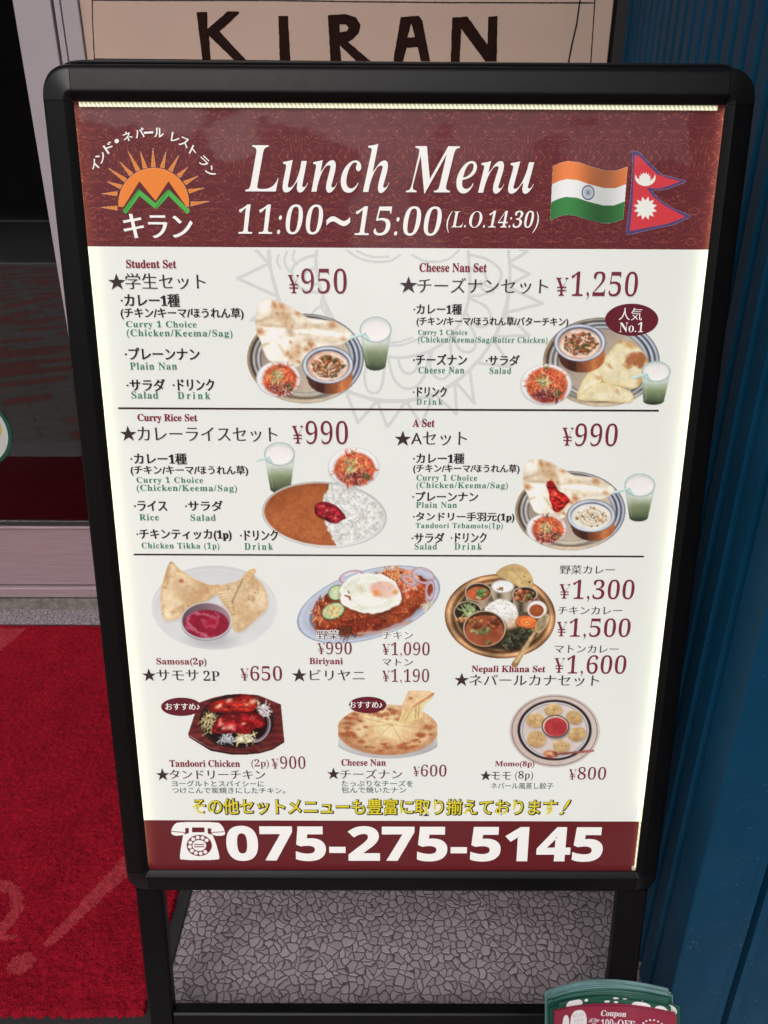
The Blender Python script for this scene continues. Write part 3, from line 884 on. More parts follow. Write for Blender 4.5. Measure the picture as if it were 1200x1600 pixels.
note('J', 'ネパール風蒸し餃子', 398, 443, 663, 470); yen('J', 728, 386, 762, 430); price('J', '800', 766, 376, 890, 430)
nxt()
SL = 'その他セットメニューも豊富に取り揃えております'
for mat, d_, ly, o_ in (('p_black', 0.066, 0.0005, 0.9), ('p_yellow', 0.012, 0.0007, 0)):
    T('K', SL, 160 + o_, 37 + o_, 918 + o_, 69 + o_, 'slogan_lettering', mat, d_, d_, layer=ly, key=SEQ[0])
    JOBS.append(dict(key=SEQ[0], text='!', part='slogan_lettering', mat=mat, rect=rect_m('K', 933 + o_, 39 + o_, 938.5 + o_, 69 + o_), dx=d_ * 0.9, dy=d_ * 0.6, skew=0.45, sp=1, layer=ly, rot=0))
T('K', maths('075-275-5145'), 232, 96, 1013, 165, 'phone_lettering', 'p_white', 0.022, 0.028)

# outlines of all texts are evaluated in one go
tmp = []
for j in JOBS:
    if 'text' not in j: continue
    c = bpy.data.curves.new('t', 'FONT'); c.body = j['text']; c.space_character = j['sp']; c.resolution_u = 3
    o = bpy.data.objects.new('t', c); COL.objects.link(o); j['o'] = o; tmp.append(o)
bpy.context.view_layer.update()
dg = bpy.context.evaluated_depsgraph_get()
def contours(o):
    cu = o.evaluated_get(dg).to_curve(dg)
    out = []
    for s in cu.splines:
        bp = s.bezier_points
        n = len(bp); pts = []
        for i in range(n):
            p, q = bp[i], bp[(i + 1) % n]
            a, c1, c2, d = [np.array(x[:2]) for x in (p.co, p.handle_right, q.handle_left, q.co)]
            chord = np.linalg.norm(d - a)
            dev = np.linalg.norm(c1 - (a + (d - a) / 3)) + np.linalg.norm(c2 - (a + (d - a) * 2 / 3))
            m = 1 if dev < 0.006 else (3 if dev < 0.05 else 5)
            for q_ in range(m):
                t_ = q_ / m
                pts.append((1 - t_) ** 3 * a + 3 * (1 - t_) ** 2 * t_ * c1 + 3 * (1 - t_) * t_ * t_ * c2 + t_ ** 3 * d)
        if len(pts) >= 3:
            P = np.array(pts)
            keep = np.linalg.norm(P - np.roll(P, 1, 0), axis=1) > 1e-5
            if keep.sum() >= 3: out.append(P[keep])
    o.evaluated_get(dg).to_curve_clear()
    return out
def area(P): return 0.5 * np.sum(P[:, 0] * np.roll(P[:, 1], -1) - np.roll(P[:, 0], -1) * P[:, 1])
def inside(pt, P):
    x, y = pt; x0, y0 = P[:, 0], P[:, 1]; x1, y1 = np.roll(x0, -1), np.roll(y0, -1)
    c = (y0 > y) != (y1 > y)
    with np.errstate(divide='ignore', invalid='ignore'):
        xi = (x1 - x0) * (y - y0) / (y1 - y0) + x0
    return bool(np.sum(c & (x < xi)) % 2)
from mathutils.geometry import tessellate_polygon
parts = {}
for j in JOBS:
    P = parts.setdefault((j['part'], j['key']), dict(v=[], f=[], m=[], mats=[], n=0))
    if j['mat'] not in P['mats']: P['mats'].append(j['mat'])
    mi = P['mats'].index(j['mat'])
    def emit(V, Fs):
        P['v'].append(on_sheet(V[:, 0], V[:, 1], np.full(len(V), j['layer'])))
        P['f'] += [tuple(P['n'] + i for i in f) for f in Fs]; P['m'] += [mi] * len(Fs); P['n'] += len(V)
    if 'bar' in j:
        u0, v0, u1, v1 = j['bar']
        emit(np.array([(u0, v0), (u1, v0), (u1, v1), (u0, v1)]), [(0, 3, 2, 1)]); continue
    cs = contours(j['o'])
    if not cs: print('NO GLYPHS', j['text']); continue
    allp = np.concatenate(cs); lo = allp.min(0); hi = allp.max(0)
    u0, v0, u1, v1 = j['rect']
    sx_, sy_ = (u1 - u0) / max(hi[0] - lo[0], 1e-6), (v1 - v0) / max(hi[1] - lo[1], 1e-6)
    em = 0.8 * (sx_ if j['text'] in ('ー', '・', '~') else sy_)
    bbs = [(Q.min(0), Q.max(0)) for Q in cs]
    depth = []; holder = []
    for i, Q in enumerate(cs):
        ins = [k_ for k_, W_ in enumerate(cs) if k_ != i and np.all(bbs[k_][0] <= bbs[i][0] + 1e-6) and np.all(bbs[k_][1] >= bbs[i][1] - 1e-6) and abs(area(W_)) > abs(area(Q)) and inside(Q[0], W_)]
        depth.append(len(ins)); holder.append(min(ins, key=lambda q: abs(area(cs[q]))) if ins else -1)
    new = []
    for Pc, dpt in zip(cs, depth):
        sgn = np.sign(area(Pc)) * (1 if dpt % 2 == 0 else -1)
        Q = np.stack([(Pc[:, 0] - lo[0]) * sx_, (Pc[:, 1] - lo[1]) * sy_], 1)
        e1 = Q - np.roll(Q, 1, 0); e2 = np.roll(Q, -1, 0) - Q
        e1 /= np.linalg.norm(e1, axis=1, keepdims=True) + 1e-12; e2 /= np.linalg.norm(e2, axis=1, keepdims=True) + 1e-12
        tg = e1 + e2; ln = np.linalg.norm(tg, axis=1, keepdims=True); tg = np.where(ln > 1e-6, tg / np.maximum(ln, 1e-6), e2)
        nr = np.stack([tg[:, 1], -tg[:, 0]], 1) * sgn
        mit = 1.0 / np.clip(np.sqrt((1 + np.sum(e1 * e2, 1)) / 2), 0.6, 1)[:, None]
        Q = Q + nr * mit * np.array([j['dx'], j['dy']]) * em
        Q[:, 0] += j['skew'] * (Q[:, 1] - (v1 - v0) / 2)
        if j['rot']:
            cx, cy = (u1 - u0) / 2, (v1 - v0) / 2; c_, s_ = math.cos(-j['rot']), math.sin(-j['rot'])
            x_, y_ = Q[:, 0] - cx, Q[:, 1] - cy
            Q = np.stack([cx + c_ * x_ - s_ * y_, cy + s_ * x_ + c_ * y_], 1)
        new.append(Q)
    for i, Q in enumerate(new):
        if depth[i] % 2: continue
        loops = [Q] + [new[k_] for k_ in range(len(cs)) if holder[k_] == i and depth[k_] == depth[i] + 1 and np.sign(area(new[k_])) == np.sign(area(cs[k_]))]
        V = np.concatenate(loops)
        tri = tessellate_polygon([[Vector((x * 100, y * 100, 0)) for x, y in L_] for L_ in loops])
        emit(np.stack([u0 + V[:, 0], v1 - V[:, 1]], 1), tri)
for o in tmp:
    d = o.data; bpy.data.objects.remove(o); bpy.data.curves.remove(d)
LET = {}
for (nm, _), P in parts.items():
    LET[nm] = mesh_object(nm, np.concatenate(P['v']), P['f'], [M[x] for x in P['mats']], poster, BASE, P['m'])
# rules between the sets
for (a, c) in (((184, 633.2), (1028, 646.0)), ((208, 862.4), (1005, 873.0))):
    u0, va = px_to_sheet(*a); u1, vb = px_to_sheet(*c)
    vm = float(va + vb) / 2
    mesh_object('rule_line', quad_on_sheet(float(u0), vm - 0.0009, float(u1), vm + 0.0009, 0.0004), [(0, 3, 2, 1)], M['p_rule'], poster, BASE)
# ---- printed pictures: each is painted on a fine image-pixel grid mapped to the sheet ----
class Pic:
    def __init__(self, x0, y0, x1, y1, step=0.9, seed=1):
        self.gx = np.arange(x0, x1 + step, step); self.gy = np.arange(y0, y1 + step, step)
        self.PX, self.PY = np.meshgrid(self.gx, self.gy)
        self.rgb = np.zeros(self.PX.shape + (3,)) + 226.0
        self.a = np.zeros(self.PX.shape)
        self.rs = np.random.RandomState(seed)
        self.frame(0, 0, 1)
    def frame(self, ox, oy, sx, sy=None):
        self.s = sx
        self.X = (self.PX - ox) * sx; self.Y = (self.PY - oy) * (sy or sx)
    def noise(self, cell, octv=3, seed=None):
        rs = np.random.RandomState(seed) if seed is not None else self.rs
        out = 0; amp = 1; tot = 0
        for o in range(octv):
            c = cell / 2 ** o
            g = rs.rand(130, 130)
            x = (self.X / c) % 128; y = (self.Y / c) % 128
            xi = x.astype(int); yi = y.astype(int); fx = x - xi; fy = y - yi
            fx = fx * fx * (3 - 2 * fx); fy = fy * fy * (3 - 2 * fy)
            v = (g[yi, xi] * (1 - fx) + g[yi, xi + 1] * fx) * (1 - fy) + (g[yi + 1, xi] * (1 - fx) + g[yi + 1, xi + 1] * fx) * fy
            out = out + v * amp; tot += amp; amp *= 0.55
        return out / tot
    def ell(self, cx, cy, rx, ry, ang=0):
        a = math.radians(ang); c, s = math.cos(a), math.sin(a)
        x = (self.X - cx) * c + (self.Y - cy) * s; y = -(self.X - cx) * s + (self.Y - cy) * c
        return (np.sqrt((x / rx) ** 2 + (y / ry) ** 2) - 1) * min(rx, ry)
    def poly(self, pts):
        P = np.array(pts, float); d2 = np.full(self.X.shape, 1e18); ins = np.zeros(self.X.shape, bool)
        for (ax, ay), (bx, by) in zip(P, np.roll(P, -1, 0)):
            t = np.clip(((self.X - ax) * (bx - ax) + (self.Y - ay) * (by - ay)) / ((bx - ax) ** 2 + (by - ay) ** 2 + 1e-9), 0, 1)
            d2 = np.minimum(d2, (self.X - ax - t * (bx - ax)) ** 2 + (self.Y - ay - t * (by - ay)) ** 2)
            if ay != by:
                cond = (ay > self.Y) != (by > self.Y)
                ins ^= cond & (self.X < (bx - ax) * (self.Y - ay) / (by - ay) + ax)
        d = np.sqrt(d2)
        return np.where(ins, -d, d)
    def spoly(self, pts, it=2):     # rounded outline
        P = np.array(pts, float)
        for _ in range(it):
            Q = np.empty((len(P) * 2, 2)); N = np.roll(P, -1, 0)
            Q[0::2] = P * 0.75 + N * 0.25; Q[1::2] = P * 0.25 + N * 0.75; P = Q
        return self.poly(P)
    def seg(self, x0, y0, x1, y1, r0, r1=None):
        r1 = r0 if r1 is None else r1
        t = np.clip(((self.X - x0) * (x1 - x0) + (self.Y - y0) * (y1 - y0)) / ((x1 - x0) ** 2 + (y1 - y0) ** 2 + 1e-9), 0, 1)
        return np.hypot(self.X - x0 - t * (x1 - x0), self.Y - y0 - t * (y1 - y0)) - (r0 + (r1 - r0) * t)
    def put(self, d, col, soft=None, al=1.0, grow=True, clip=None):
        soft = soft or self.s * 0.9
        m = np.clip(0.5 - d / soft, 0, 1) * al
        if clip is not None: m = m * np.clip(0.5 - clip / (self.s * 0.9), 0, 1)
        self.rgb = self.rgb * (1 - m[..., None]) + np.asarray(col, float) * m[..., None]
        if grow: self.a = np.maximum(self.a, np.clip(0.5 - d / (self.s * 0.9), 0, 1) * (1 if clip is None else np.clip(0.5 - clip / (self.s * 0.9), 0, 1)))
    def mixc(self, a, b, t):
        t = np.clip(t, 0, 1)[..., None]
        return np.asarray(a, float) * (1 - t) + np.asarray(b, float) * t
    def local(self, cx, cy, r, fn):
        """paint a small mark in its own window only (fast)"""
        i = np.where((np.abs(self.Y[:, 0] - cy) < r))[0]; j = np.where(np.abs(self.X[0] - cx) < r)[0]
        if len(i) == 0 or len(j) == 0: return
        sl = (slice(i[0], i[-1] + 1), slice(j[0], j[-1] + 1))
        sv = (self.X, self.Y, self.rgb, self.a)
        self.X, self.Y, self.rgb, self.a = sv[0][sl], sv[1][sl], sv[2][sl].copy(), sv[3][sl].copy()
        fn()
        r2, a2 = self.rgb, self.a
        self.X, self.Y, self.rgb, self.a = sv
        self.rgb[sl] = r2; self.a[sl] = a2
    def strands(self, region, n, cols, ln, w, curl=0.5):
        """thin shreds inside an ellipse region (cx, cy, rx, ry, ang)"""
        cx, cy, rx, ry, an = region; ca, sa = math.cos(math.radians(an)), math.sin(math.radians(an))
        for _ in range(n):
            r = math.sqrt(self.rs.rand()); t = self.rs.rand() * 6.283
            ex, ey = r * rx * math.cos(t), r * ry * math.sin(t)
            x, y = cx + ex * ca - ey * sa, cy + ex * sa + ey * ca
            th = self.rs.rand() * 6.283; L = ln * (0.5 + self.rs.rand())
            c = np.array(cols[self.rs.randint(len(cols))], float) * (0.75 + 0.45 * self.rs.rand())
            x2, y2 = x + L * math.cos(th), y + L * math.sin(th)
            th2 = th + (self.rs.rand() - 0.5) * 2 * curl
            x3, y3 = x2 + L * 0.7 * math.cos(th2), y2 + L * 0.7 * math.sin(th2)
            def fn():
                d = np.minimum(self.seg(x, y, x2, y2, w), self.seg(x2, y2, x3, y3, w * 0.8))
                self.put(d + w * 0.25, c, soft=w * 1.3, grow=False)
            self.local(x2, y2, L * 1.9 + w * 3, fn)
    def chunks(self, region, n, cols, r0, r1, hi=(255, 215, 180)):
        cx, cy, rx, ry, an = region; ca, sa = math.cos(math.radians(an)), math.sin(math.radians(an))
        for _ in range(n):
            r = math.sqrt(self.rs.rand()); t = self.rs.rand() * 6.283
            ex, ey = r * rx * math.cos(t), r * ry * math.sin(t)
            x, y = cx + ex * ca - ey * sa, cy + ex * sa + ey * ca
            q = r0 + (r1 - r0) * self.rs.rand(); th = self.rs.rand() * 180; asp = 0.55 + 0.4 * self.rs.rand()
            c = np.array(cols[self.rs.randint(len(cols))], float) * (0.8 + 0.35 * self.rs.rand())
            def fn():
                self.put(self.ell(x + q * 0.15, y + q * 0.22, q * 1.1, q * asp * 1.1, th), c * 0.45, soft=q * 0.7, al=0.6, grow=False)
                d = self.ell(x, y, q, q * asp, th)
                self.put(d, self.mixc(c * 1.12, c * 0.7, (self.Y - y + q) / (2 * q)), soft=q * 0.5, grow=False)
                self.put(self.ell(x - q * 0.25, y - q * 0.3, q * 0.3, q * 0.2, th), hi, soft=q * 0.5, al=0.45, grow=False)
            self.local(x, y, q * 2.2, fn)
    def build(self, name, w=0.0003, parent=None, mute=0.10, texture=None):
        texture = texture if texture is not None else (0.58 if name == 'dish_picture' else 0)
        if texture:
            self.frame(0, 0, 1)
            m1 = self.noise(7, 3, 77) - 0.5; m2 = self.noise(2.6, 2, 78) - 0.5; m3 = self.noise(34, 2, 79) - 0.5
            tex = self.rs.normal(0, 1, self.a.shape)
            lum = (self.rgb @ np.array([0.3, 0.59, 0.11])) / 255.0
            sat = (self.rgb.max(-1) - self.rgb.min(-1)) / 255.0
            amp = texture * (0.10 + 1.1 * np.clip(sat * 1.5, 0, 1))
            f_ = 1 + amp * (0.34 * m1 + 0.30 * m2 + 0.16 * m3 + 0.030 * tex)
            self.rgb = np.clip(self.rgb * f_[..., None], 0, 255)
            for _ in range(1):
                q = self.rgb
                self.rgb = 0.44 * q + 0.14 * (np.roll(q, 1, 0) + np.roll(q, -1, 0) + np.roll(q, 1, 1) + np.roll(q, -1, 1))
        cells = ((self.a[:-1, :-1] + self.a[1:, 1:] + self.a[1:, :-1] + self.a[:-1, 1:]) / 4) > 0.45
        ny, nx = self.a.shape; idx = np.arange(nx * ny).reshape(ny, nx)
        F = np.stack([idx[:-1, :-1], idx[1:, :-1], idx[1:, 1:], idx[:-1, 1:]], -1)[cells]
        used = np.unique(F); mp = np.full(nx * ny, -1); mp[used] = np.arange(len(used)); F = mp[F]
        u, v = px_to_sheet(self.PX.ravel()[used], self.PY.ravel()[used])
        rgb = np.clip(self.rgb.reshape(-1, 3)[used], 0, 255); lum = rgb @ np.array([0.3, 0.59, 0.11])
        rgb = rgb + (lum[:, None] - rgb) * mute
        if name == 'dish_picture': rgb = np.clip(rgb - 14 * np.clip((150 - lum[:, None]) / 120, 0, 1), 4, 255)
        col = ink(rgb)
        return mesh_object(name, on_sheet(u, v, np.full(len(used), w)), F, M['picture'], parent or poster, BASE, None, col)

GREY = (207, 207, 205)
# pale line drawing of a sun face behind the first two sets
P = Pic(366, 382, 852, 668, 1.0, 3); P.frame(350, 380, 2.1818)
P.rgb[:] = GREY
def ring(d, w): P.a = np.maximum(P.a, np.clip(0.5 - (np.abs(d) - w) / 2.0, 0, 1))
def pl(pts, w=5.0):
    for a, c in zip(pts[:-1], pts[1:]):
        P.a = np.maximum(P.a, np.clip(0.5 - P.seg(*a, *c, w) / 2.0, 0, 1))
cut = 22
def curve(pts, w=5.0, it=2, closed=False):
    Q = [np.array(p, float) for p in pts]
    for _ in range(it):
        N = [] if closed else [Q[0]]
        for a_, c_ in zip(Q, (Q[1:] + Q[:1]) if closed else Q[1:]):
            N += [a_ * 0.75 + c_ * 0.25, a_ * 0.25 + c_ * 0.75]
        Q = N if closed else N + [Q[-1]]
    if closed: Q = Q + [Q[0]]
    pl([tuple(q) for q in Q], w)
# the round face with its head band, and the ring that carries the rays
curve([(316, 10), (312, 60), (318, 120), (338, 190), (372, 260), (420, 320), (480, 365), (560, 390), (640, 388), (720, 360), (780, 310), (820, 245), (838, 170), (836, 90), (830, 10)], 5, 1)
curve([(154, 10), (156, 70), (168, 140), (196, 225), (240, 315), (300, 400), (380, 480), (470, 525), (580, 540), (690, 525), (780, 480), (860, 410), (920, 325), (956, 235), (972, 150), (974, 80), (968, 10)], 5, 1)
for tri in ([(104, 18), (150, 68), (152, 10)], [(152, 70), (45, 120), (184, 182)], [(186, 190), (92, 262), (236, 300)], [(240, 305), (170, 392), (318, 410)], [(320, 415), (290, 520), (412, 500)], [(415, 505), (455, 612), (520, 538)],
            [(522, 540), (556, 628), (618, 540)], [(620, 540), (672, 618), (712, 520)], [(716, 515), (792, 582), (786, 478)], [(790, 474), (852, 546), (836, 432)], [(862, 408), (976, 420), (918, 330)], [(924, 318), (1040, 314), (958, 240)],
            [(962, 236), (1085, 205), (974, 152)], [(975, 140), (1040, 105), (974, 72)], [(972, 66), (1034, 28), (968, 10)]):
    curve(tri + [tri[0]], 5, 0)
# leaf loops between the two circles
for c_ in ([(838, 40), (900, 52), (952, 96), (930, 150), (880, 178), (840, 180)], [(842, 86), (880, 92), (898, 120), (880, 146), (842, 148)], [(316, 40), (268, 50), (226, 84), (236, 130), (270, 160), (318, 168)], [(314, 84), (282, 92), (268, 116), (284, 138), (316, 140)],
           [(345, 205), (300, 232), (290, 280), (330, 300), (372, 262)], [(420, 330), (390, 380), (410, 430), (456, 420), (470, 372)], [(505, 380), (474, 440), (486, 510), (530, 512), (545, 450), (548, 392)], [(560, 395), (576, 470), (625, 505), (680, 470), (700, 375)], [(592, 394), (604, 436), (630, 448), (656, 432), (664, 390)],
           [(706, 372), (700, 440), (740, 470), (776, 440), (770, 330)], [(782, 312), (800, 370), (850, 372), (862, 320), (822, 258)], [(826, 240), (860, 290), (910, 276), (906, 220), (842, 190)]):
    curve(c_, 4.5, 2)
for c_ in ([(186, 40), (178, 62), (192, 86)], [(214, 30), (202, 62), (222, 96)], [(240, 24), (232, 52), (248, 74)], [(345, 215), (352, 240), (372, 256)], [(330, 190), (334, 226), (352, 250)], [(874, 130), (900, 150), (930, 152)], [(868, 146), (896, 168), (920, 166)],
           [(412, 20), (470, 60), (560, 66), (600, 40)], [(452, 26), (500, 48), (560, 46)], [(640, 40), (690, 66), (760, 60), (800, 24)], [(520, 320), (575, 344), (640, 322)], [(470, 300), (500, 330), (575, 356), (660, 330), (690, 300)]):
    curve(c_, 3.6, 2)
P.a *= (P.Y > cut)
P.build('sun_drawing', 0.00012)

def metal(P, d, w, cols):
    """concentric bands of a polished rim; d = distance from the outer edge (negative inside)"""
    t = np.clip(-d / w, 0, 1) * (len(cols) - 1); i = np.minimum(t.astype(int), len(cols) - 2); f = (t - i)[..., None]
    C = np.array(cols, float)
    return C[i] * (1 - f) + C[i + 1] * f
def tray(P, cx, cy, rx, ry, ang=0, brass=True):
    d = P.ell(cx, cy, rx, ry, ang)
    side = np.clip((P.X - cx) / rx * 0.5 + 0.5, 0, 1); down = np.clip((P.Y - cy) / ry * 0.5 + 0.5, 0, 1)
    L_ = metal(P, d, 95, [(196, 172, 138), (150, 126, 98), (60, 52, 48), (205, 200, 196), (88, 82, 80), (210, 206, 200), (96, 90, 88), (178, 168, 158)])
    R_ = metal(P, d, 95, [(70, 74, 90), (205, 210, 220), (60, 66, 88), (222, 226, 232), (44, 50, 70), (196, 200, 208), (140, 142, 148), (206, 198, 184)])
    rim = P.mixc(L_, R_, side * 1.3 - 0.2)
    bot = metal(P, d, 95, [(206, 182, 152), (212, 190, 160), (208, 186, 156), (70, 54, 46), (214, 194, 166), (210, 188, 158), (208, 186, 158), (206, 184, 156)])
    rim = P.mixc(rim, bot, (down - 0.80) * 6)
    rim = rim * (0.9 + 0.2 * P.noise(80, 2))[..., None]
    P.put(d, rim)
    floor = P.mixc((146, 128, 116), (222, 202, 174), side * 0.9 + down * 0.5 - 0.25 + 0.25 * (P.noise(140, 3) - 0.5))
    P.put(d + 90, floor, soft=10)
    P.put(np.abs(d + 1.5) - 2.0, (96, 84, 78), al=0.45)
def naan(P):
    pts = [(100, 110), (120, 70), (150, 45), (240, 38), (335, 75), (440, 140), (500, 185), (600, 195), (700, 208), (790, 250), (850, 300), (845, 345), (760, 400), (640, 400), (540, 425), (470, 505), (420, 585), (330, 545), (195, 530), (150, 430), (135, 360), (98, 300), (92, 200)]
    d = P.spoly(pts); n1 = P.noise(150, 4); n2 = P.noise(60, 3)
    c = P.mixc((222, 206, 178), (248, 242, 230), n1 * 1.8 - 0.3)
    c = P.mixc(c, (206, 176, 138), np.clip((n2 - 0.62) * 3, 0, 0.6))
    P.put(d, c)
    for x0, y0, x1, y1, w in ((110, 240, 330, 250, 9), (330, 250, 370, 320, 9), (400, 270, 560, 250, 8), (560, 255, 780, 300, 8), (440, 310, 700, 330, 6), (150, 400, 250, 360, 8), (250, 360, 330, 480, 9), (230, 60, 220, 190, 7), (105, 215, 220, 180, 12)):
        P.put(P.seg(x0, y0, x1, y1, w), (178, 142, 98), soft=24, al=0.65, grow=False)
        P.put(P.seg(x0, y0 + 22, x1, y1 + 22, w * 1.3), (252, 246, 232), soft=30, al=0.55, grow=False)
    P.put(P.ell(270, 190, 75, 55), (206, 168, 124), soft=60, al=0.55, grow=False)
    P.put(P.ell(400, 450, 60, 75, 20), (214, 172, 130), soft=60, al=0.5, grow=False)
    for x, y, r in ((243, 85, 22), (300, 96, 24), (425, 150, 22), (130, 288, 28), (285, 330, 14), (700, 238, 24), (690, 250, 22), (775, 340, 20), (525, 390, 28), (345, 460, 17), (430, 412, 14), (430, 450, 15), (372, 490, 16), (490, 430, 19), (340, 182, 15), (430, 525, 13), (370, 375, 12), (380, 250, 13), (485, 235, 14), (310, 150, 12), (260, 150, 12), (330, 225, 10)):
        dd_ = P.ell(x, y, r * 1.25, r * 0.95, (x * 7) % 90) + (P.noise(14, 2, 5) - 0.5) * r * 0.9
        P.put(dd_, (206, 146, 96), soft=r * 1.5, al=0.85, grow=False)
        P.put(dd_ + r * 0.45, (178, 100, 56), soft=r * 1.0, al=0.6, grow=False)
    for cx, cy, rx, ry, an_, col_, al_ in ((620, 300, 190, 36, 4, (252, 248, 238), .8), (600, 250, 170, 20, 4, (200, 172, 132), .55), (640, 355, 150, 18, 6, (206, 180, 142), .6), (240, 330, 70, 60, 20, (253, 249, 240), .75), (220, 450, 60, 60, 0, (250, 246, 236), .7),
                                            (300, 140, 80, 60, 30, (196, 152, 106), .5), (345, 215, 60, 50, 60, (204, 164, 118), .55), (405, 470, 36, 80, 14, (206, 160, 116), .55), (370, 300, 30, 26, 0, (170, 132, 92), .5), (150, 225, 44, 14, 10, (182, 140, 92), .6), (455, 200, 60, 24, 30, (238, 222, 194), .7)):
        P.put(P.ell(cx, cy, rx, ry, an_) + (P.noise(40, 3) - .5) * 26, col_, soft=38, al=al_, grow=False, clip=d)
    P.put(np.abs(d + 3) - 3, (176, 150, 116), soft=8, al=0.30, grow=False)
    P.put(P.ell(160, 110, 50, 42), (250, 246, 238), soft=50, al=0.7, grow=False)
ORANGE = [(226, 98, 48), (238, 122, 62), (206, 72, 40), (232, 140, 78), (214, 84, 52), (200, 60, 44)]
def salad(P, cx, cy, rx, ry, fcx, fcy, frx, fry):
    d = P.ell(cx, cy, rx, ry)
    P.put(d, P.mixc((232, 228, 228), (204, 202, 204), (P.Y - cy) / ry * 0.5 + 0.4))
    P.put(np.abs(d + 2) - 2.2, (160, 156, 160), al=0.45)
    P.put(np.abs(d + rx * 0.10) - rx * 0.02, (246, 244, 244), soft=8, al=0.8, grow=False)
    P.put(P.ell(fcx, fcy, frx * 1.04, fry * 1.04), (206, 92, 56), soft=18, grow=False)
    k = frx / 130.0
    P.put(P.ell(fcx, fcy + fry * 0.5, frx * 0.7, fry * 0.45), (120, 48, 46), soft=40 * k, al=0.85, grow=False)
    P.strands((fcx, fcy, frx * 0.88, fry * 0.88, 0), 230, ORANGE, 26 * k, 4.2 * k)
    P.strands((fcx, fcy + fry * 0.55, frx * 0.62, fry * 0.34, 0), 70, [(120, 44, 56), (150, 60, 66), (92, 36, 46), (190, 150, 140), (176, 64, 56)], 22 * k, 4.5 * k)
    P.strands((fcx - frx * 0.15, fcy - fry * 0.2, frx * 0.28, fry * 0.42, 0), 34, [(150, 160, 92), (196, 196, 150), (112, 128, 70), (210, 190, 130)], 20 * k, 5.5 * k)
    P.strands((fcx + frx * 0.55, fcy + fry * 0.5, frx * 0.22, fry * 0.2, 0), 14, [(92, 100, 62), (70, 84, 56)], 14 * k, 5 * k)
    P.strands((fcx, fcy - fry * 0.98, frx * 0.1, fry * 0.08, 0), 8, [(110, 128, 70), (150, 60, 50)], 14 * k, 4 * k)
    P.strands((fcx, fcy, frx * 0.85, fry * 0.85, 0), 45, [(250, 176, 120), (246, 150, 96)], 20 * k, 2.4 * k)
def bowl(P, cx, cy, rx, ry, by, white=False):
    body = np.minimum(P.ell(cx + rx * 0.08, by - ry * 0.78, rx * 0.87, ry * 0.8), np.maximum(np.abs(P.X - cx - rx * 0.06) - rx * 0.9, np.maximum(cy - P.Y, P.Y - (by - ry * 0.78))))
    t = (P.X - cx) / rx
    c = P.mixc((92, 52, 40), (192, 104, 54), t * 1.1 + 0.35 + 0.2 * (P.noise(60, 3) - 0.5))
    c = P.mixc(c, (62, 34, 30), np.clip(np.abs(t + 0.30) < 0.16, 0, 1) * 0.55)
    c = P.mixc(c, (218, 140, 84), np.clip(1 - np.abs(t - 0.55) / 0.2, 0, 1) * 0.5)
    P.put(body, c)
    d = P.ell(cx, cy, rx, ry)
    ringc = metal(P, d, rx * 0.20, [(70, 78, 104), (196, 202, 214), (214, 218, 228), (120, 128, 150), (74, 80, 104), (168, 172, 186)])
    P.put(d, ringc * (0.92 + 0.16 * P.noise(70, 2))[..., None])
    P.put(d + rx * 0.19, (150, 150, 158), soft=10, grow=False)
    fx, fy, frx, fry = cx, cy + ry * 0.06, rx * 0.81, ry * 0.80
    f = P.ell(fx, fy, frx, fry)
    if not white:
        P.put(f, P.mixc((214, 150, 120), (236, 208, 188), P.noise(40, 3) * 1.6 - 0.3), soft=8, grow=False)
        P.put(np.abs(P.ell(fx + 4, fy + 2, frx * 0.82, fry * 0.80) + (P.noise(50, 2, 9) - 0.5) * 22) - 7, (240, 222, 208), soft=10, al=0.9, grow=False)
        P.chunks((fx, fy, frx * 0.70, fry * 0.68, 0), 150, [(186, 108, 58), (206, 128, 74), (166, 84, 48), (214, 148, 96), (190, 96, 62)], 8, 17)
        P.strands((fx, fy, frx * 0.8, fry * 0.75, 0), 24, [(236, 214, 196), (240, 220, 200)], 22, 4)
        P.chunks((fx, fy, frx * 0.85, fry * 0.8, 0), 13, [(88, 96, 54), (110, 112, 60)], 8, 15, (150, 160, 100))
    else:
        P.put(f, P.mixc((216, 212, 198), (236, 234, 226), P.noise(60, 3) * 1.5 - 0.2), soft=8, grow=False)
        sp = np.hypot((P.X - fx - 10) / frx, (P.Y - fy) / fry); th = np.arctan2((P.Y - fy) / fry, (P.X - fx - 10) / frx)
        sw = np.abs(((sp * 4.6 + th / 6.283 + 0.2 * P.noise(50, 2)) % 1) - 0.5)
        P.put((sw - 0.20) * 40 + np.where(sp < 0.72, 0, 60) + np.where(sp > 0.10, 0, 60), (202, 164, 112), soft=16, al=0.85, grow=False)
        P.chunks((fx, fy, frx * 0.8, fry * 0.75, 0), 22, [(206, 140, 84), (180, 100, 60), (196, 150, 96)], 5, 13)
        P.chunks((fx, fy, frx * 0.25, fry * 0.25, 0), 6, [(86, 110, 70)], 5, 9)
